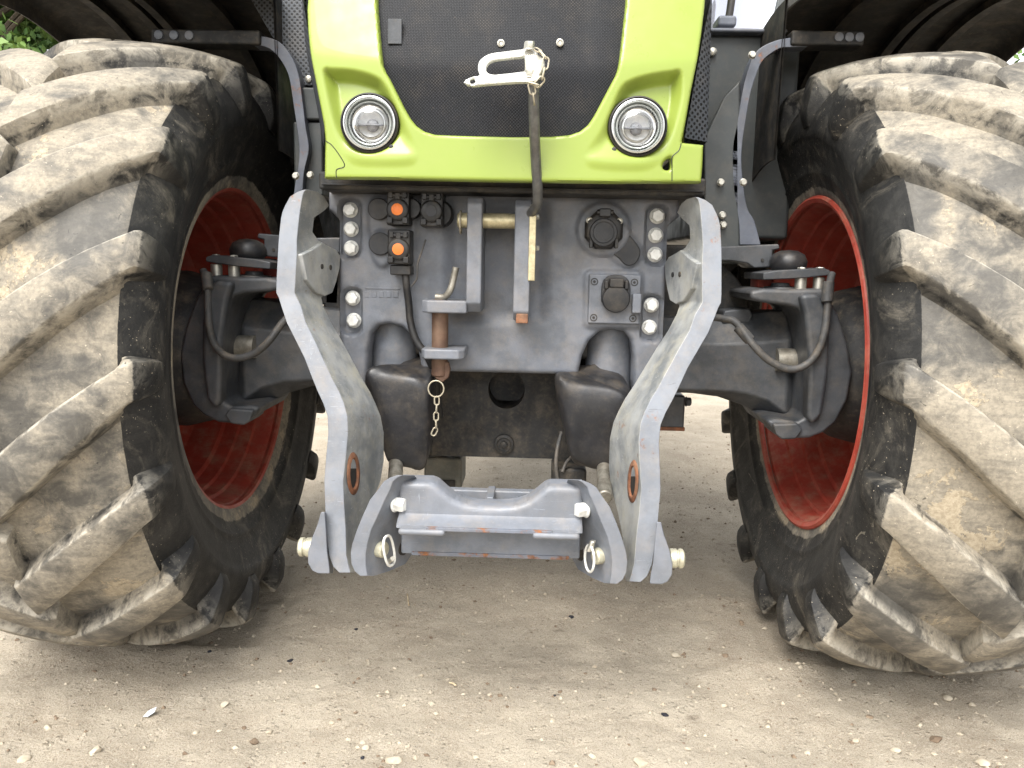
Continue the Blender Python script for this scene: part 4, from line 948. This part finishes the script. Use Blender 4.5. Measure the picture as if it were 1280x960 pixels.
# ---- things low down behind the linkage
a_ = XZ(530, 572, .35); b_ = XZ(577, 612, .35)
rb = MB().mat('box').box((a_[0], .35, b_[1]), (b_[0], .50, a_[1])).build('reservoir', T, .008)
MB().mat('under').box((a_[0]+.015, .345, b_[1]-.002), (b_[0]-.02, .349, b_[1]+.03)).build('reservoir_step', rb, .001)
q = P(541, 572, .40); MB().mat('under').lathe(q, (0, 0, 1), [(0, .045), (.03, .045), (.034, .04)], 24).build('reservoir_cap', rb)
MB().mat('cable').tube([P(546, 545, .38), P(558, 540, .38), P(566, 552, .38), P(570, 575, .40)], .012, 10).build('reservoir_pipe', rb)
gx = P(705, 592, -.1); lb = MB().mat('under').box((gx.x-.03, -.12, gx.z-.045), (gx.x+.055, .0, gx.z+.018)).build('valve_block', T, .008)
MB().mat('hose').tube([P(697, 600, -.13), P(695, 580, -.13), P(697, 560, -.12), P(702, 540, -.10)], .005, 10).build('valve_pipe', lb)
MB().mat('hose').tube([P(703, 590, -.13), P(708, 578, -.12), P(716, 570, -.10)], .004, 10).build('valve_pipe', lb)
a_ = XZ(822, 494, .02); b_ = XZ(855, 536, .02)
bk = MB().mat('cast_dark').box((a_[0]-.02, .02, b_[1]), (b_[0], .14, a_[1])).build('suspension_block', T, .006)
MB().mat('rust').box((a_[0]-.02, .017, b_[1]-.006), (b_[0]+.002, .142, b_[1]+.004)).build('worn_edge', bk, .002)
MB().mat('cast_dark').bolt(P(857, 502, .05), (1, 0, 0), .02).build('bolt', bk)

# ------------------------------------------------------------------ loose things held by the tractor
# drawbar pin with ring and chain
cxp = P(550, 420, -.265)
pin = tag(empty('drawbar_pin', None, (cxp.x, -.265, P(550, 476, -.265).z)), 'rusty drawbar pin with curled handle and broken chain, hanging in the two lugs', 'pin')
off = Vector(pin.location)
def local(o):
    o.data.transform(Matrix.Translation(-off)); return o
m = MB().mat('pin_rust').cyl((cxp.x, -.265, P(550, 470, -.265).z), (cxp.x, -.265, P(550, 374, -.265).z), .0185, 24); local(m.build('shank', pin))
hd = [P(545, 371, -.27), P(556, 371, -.275), P(563, 362, -.28), P(567, 348, -.28), P(570, 334, -.28)]
local(MB().mat('steel').tube(hd, .0075, 12).build('handle', pin))
local(MB().mat('pin_rust').slab([XZ(a_, b_, -.275) for a_, b_ in ((541, 452), (561, 452), (563, 462), (561, 472), (553, 478), (544, 473))], -.278, -.262).build('eye', pin, .003))
q = P(545, 486, -.285); local(MB().mat('chain').tube([(q.x+.0175*math.cos(k*math.pi/10), -.285, q.z+.0185*math.sin(k*math.pi/10)) for k in range(20)], .0017, 8, 1, True).build('ring', pin))
n0 = set(pin.children)
chain([P(546, 496, -.285), P(546, 506, -.285), P(545, 520, -.285), P(545, 536, -.285), P(541, 544, -.285)], .0017, .0195, pin)
for o in pin.children:
    if o not in n0: local(o)
# clips through the lower link pins
def linch(px, py, sx, label, kind):
    q, nn = on_cheek(473, 686, .0)
    if sx > 0: q = Vector((-q.x, q.y, q.z)); nn = Vector((-nn.x, nn.y, nn.z))
    root = tag(empty('linch_pin', None, q), label, 'linch pin', 'clips locking the linkage pivot pins')
    e = nn.cross(Vector((0, 0, 1))).normalized(); z = Vector((0, 0, 1))
    L = lambda u, w, d: e*u+z*w+nn*d
    MB().mat('cream').lathe(L(0, 0, -.001), nn, [(0, .0165), (.012, .0165), (.015, .014), (.016, .007)], 24).build('pin_end', root)
    if kind == 0:
        loop = [L(a_*1.0, b_, .024) for a_, b_ in ((.016, .031), (-.004, .028), (-.018, -.009), (-.016, -.031), (.004, -.028), (.019, .008))]
        MB().mat('zinc_bright').tube(loop, .0028, 8, 3, True).build('wire_loop', root); MB().mat('zinc').cyl(L(-.016, -.030, .012), L(-.004, -.016, .030), .005, 12).build('cross_pin', root)
    else:
        loop = [L(.019*math.cos(t)*(-1), .027*math.sin(t)-.003, .025) for t in [k*math.pi/6 for k in range(12)]]
        MB().mat('zinc_bright').tube(loop, .0026, 8, 3, True).build('wire_loop', root); MB().mat('zinc').cyl(L(-.003, .034, .020), L(.001, .012, .026), .0062, 12).build('cross_pin', root)
linch(0, 0, -1, 'zinc linch pin with its angular wire loop turned upright, under the orange capped sockets', 0)
linch(0, 0, 1, 'zinc linch pin with rounded wire loop and fat head, under the round black sockets', 1)

# ------------------------------------------------------------------ loose stones and litter on the yard
def stone_mesh(name, mat, seed, flat=.6):
    r_ = random.Random(seed); bm = bmesh.new(); bmesh.ops.create_icosphere(bm, subdivisions=2, radius=1)
    k = [Vector((r_.uniform(-1, 1), r_.uniform(-1, 1), r_.uniform(-1, 1))).normalized() for _ in range(7)]; h = [r_.uniform(.55, .85) for _ in k]
    for v in bm.verts:
        for a_, b_ in zip(k, h):
            d = v.co.dot(a_)
            if d > b_: v.co -= a_*(d-b_)*.9
        v.co *= r_.uniform(.97, 1.03); v.co.z *= flat
    me = bpy.data.meshes.new(name); bm.to_mesh(me); bm.free(); me.materials.append(M[mat]); me.polygons.foreach_set('use_smooth', [True]*len(me.polygons)); me.set_sharp_from_angle(angle=R(30)); return me
SM = {k: [stone_mesh('pebble', k, i+7*len(k), .55+.05*i) for i in range(4)] for k in ('stone_pale', 'stone_brown', 'stone_dark')}
def pebble(px, py, size, mat, label, group=None):
    g = GP(px, py); s = size*math.hypot(g.x-CAM.x, g.y-CAM.y)/1030/2*1.05
    o = bpy.data.objects.new('pebble', random.choice(SM[mat])); link(o, None); o.scale = (s*random.uniform(.9, 1.25), s*random.uniform(.8, 1.1), s*random.uniform(.75, 1.)); o.rotation_euler = (random.uniform(-.2, .2), random.uniform(-.2, .2), random.uniform(0, 6))
    o.location = (g.x, g.y, float(ground_z(np.array([g.x]), np.array([g.y]))[0])+s*.12); tag(o, label, 'pebble', group); return o
PG = 'pale pebbles scattered over the yard'
for px_, py_, s_ in ((281, 879, 12), (457, 937, 13), (492, 954, 22), (845, 820, 14), (1185, 872, 12), (1215, 880, 9), (1228, 953, 17), (802, 955, 20), (741, 946, 11), (120, 938, 16), (545, 895, 8), (612, 870, 8), (905, 880, 8), (1010, 935, 10), (690, 905, 8), (30, 945, 15), (60, 905, 9), (245, 915, 9), (337, 912, 10), (1070, 925, 9), (1120, 940, 12), (860, 935, 9), (560, 850, 7), (415, 905, 9), (1150, 905, 9), (960, 905, 9), (595, 945, 10)):
    pebble(px_, py_, s_, 'stone_pale', 'small pale pebble lying loose on the dusty yard', PG)
for px_, py_, s_ in ((318, 924, 13), (1086, 895, 10), (907, 825, 9), (926, 781, 8), (305, 905, 7), (700, 868, 7), (1170, 925, 14)):
    pebble(px_, py_, s_, 'stone_brown', 'small brown pebble lying loose on the dusty yard', 'brown pebbles scattered over the yard')
for px_, py_, s_ in ((363, 825, 8), (714, 771, 7), (831, 894, 10), (693, 872, 5), (262, 816, 5), (445, 786, 5), (453, 949, 6)):
    pebble(px_, py_, s_, 'stone_dark', 'tiny black chip of stone on the dusty yard', 'black chips scattered over the yard')
g = GP(187, 892); z0 = float(ground_z(np.array([g.x]), np.array([g.y]))[0]); s_ = .0105
make('paper_scrap', [(g.x+a_*s_, g.y+b_*s_, z0+c_*s_) for a_, b_, c_ in ((-1, -.7, .1), (.2, -1.2, .5), (1.1, -.2, .9), (.9, 1.2, 1.2), (-.3, .9, .7), (-.1, -.1, 1.1))], [(0, 1, 5), (1, 2, 5), (2, 3, 5), (3, 4, 5), (4, 0, 5)], 'paper', None, False).modifiers.new('thick', 'SOLIDIFY').thickness = .001
tag(bpy.data.objects['paper_scrap'], 'crumpled white scrap lying on the dusty yard', 'scrap')
def straw(pts, label):
    v = [GP(a_, b_) + Vector((0, 0, .006+float(ground_z(np.array([GP(a_, b_).x]), np.array([GP(a_, b_).y]))[0]))) for a_, b_ in pts]
    tag(MB().mat('straw').tube(v, .0022, 6, 3).build('straw', None), label, 'straw')
straw([(509, 742), (510, 750), (511, 758)], 'short pale straw on the ground beneath the crossbar')
straw([(562, 858), (566, 860), (570, 862)], 'bent pale straw on the open yard before the tractor')
# grit: far too many to count
def grit():
    base = [Vector(p) for p in ((1, 0, 0), (-1, 0, 0), (0, 1, 0), (0, -1, 0), (0, 0, 1), (0, 0, -1))]; fc = [(0, 2, 4), (2, 1, 4), (1, 3, 4), (3, 0, 4), (2, 0, 5), (1, 2, 5), (3, 1, 5), (0, 3, 5)]
    B = np.array([tuple(b) for b in base]); Fc = np.array(fc); n_ = 60000
    d = rng.random(n_); y = -1.75+5.2*d**1.7; x = (rng.random(n_)*2-1)*(1.3+.42*(y+1.75)); s = .0012+.0068*rng.random(n_)**6.5
    clump = lattice_noise(x, y, 7, 11); keep = rng.random(n_) < .25+clump
    x, y, s = x[keep], y[keep], s[keep]; n_ = len(x); z = ground_z(x, y)+s*.15
    sc = rng.uniform(.6, 1.3, (n_, 6, 1))*s[:, None, None]; th = rng.uniform(0, 6.28, n_); c, sn = np.cos(th)[:, None], np.sin(th)[:, None]
    V = B[None]*sc; X_ = V[..., 0]*c-V[..., 1]*sn; Y_ = V[..., 0]*sn+V[..., 1]*c; V = np.stack([X_+x[:, None], Y_+y[:, None], V[..., 2]*.7+z[:, None]], -1)
    F_ = (Fc[None]+6*np.arange(n_)[:, None, None]).reshape(-1, 3)
    me = bpy.data.meshes.new('gravel'); me.from_pydata(V.reshape(-1, 3).tolist(), [], F_.tolist())
    for k in ('stone_pale', 'stone_brown', 'ground'): me.materials.append(M[k])
    mi = np.repeat(rng.choice([0, 1, 2], n_, p=[.40, .2, .40]), 8); me.polygons.foreach_set('material_index', mi); me.update()
    tag(link(bpy.data.objects.new('gravel', me), None), 'fine loose grit spread over the dusty yard', 'gravel', kind='stuff')
grit()

# ------------------------------------------------------------------ trees beyond the yard
def tree(x, y, h, rad, seed, label, nleaf=26000, leaf=.10):
    r_ = np.random.default_rng(seed); root = tag(empty('tree', None, (x, y, 0)), label, 'tree', 'trees beyond the yard')
    m = MB().mat('bark'); m.tube([(0, 0, -.1), (.05, .05, h*.3), (-.06, .02, h*.6), (0, .05, h*.9)], lambda t: .20*(1-.85*t), 10, 4)
    cl = []
    for k in range(46):
        a_ = r_.uniform(0, 6.28); zz = h*(.10+.86*r_.random()); rr = rad*math.sqrt(max(.05, 1-((zz/h-.5)/.56)**2))*r_.uniform(.35, 1.)
        c = Vector((rr*math.cos(a_), rr*math.sin(a_), zz)); cl.append((c, rad*r_.uniform(.22, .40)))
        if k % 3 == 0: m.tube([(0, 0, max(.3, zz-rr*.6)), (c.x*.5, c.y*.5, zz-rr*.2), tuple(c)], lambda t: .06*(1-.8*t), 6, 3)
    m.build('trunk', root)
    per = nleaf//len(cl); v = []; f = []
    for c, cr in cl:
        d = r_.normal(size=(per, 3)); d /= np.linalg.norm(d, axis=1)[:, None]; p = np.array(c)+d*(cr*r_.random((per, 1))**.4)
        n1 = r_.normal(size=(per, 3)); n1 /= np.linalg.norm(n1, axis=1)[:, None]; n2 = np.cross(n1, r_.normal(size=(per, 3))); n2 /= np.linalg.norm(n2, axis=1)[:, None]
        s = leaf*r_.uniform(.6, 1.2, (per, 1)); o = len(v)
        q = np.stack([p-n1*s, p+n2*s*.5, p+n1*s, p-n2*s*.5], 1).reshape(-1, 3); v += q.tolist(); f += [(o+4*i, o+4*i+1, o+4*i+2, o+4*i+3) for i in range(per)]
    o = make('crown', v, f, 'leaf', root, False, fix=False); return root
tree(-9.4, 12.5, 7.2, 2.3, 1, 'leafy green tree seen past the fender beside the orange capped sockets')
tree(-11.6, 15.5, 8.0, 2.7, 2, 'leafy tree standing furthest out beyond the yard, behind another crown')
tree(-7.0, 17.5, 7.5, 2.4, 3, 'leafy tree mostly hidden behind the tractor wheel and fender', 6000)
tree(10.6, 13.5, 5.6, 2.3, 4, 'leafy tree barely showing past the fender beside the battery box', 6000)
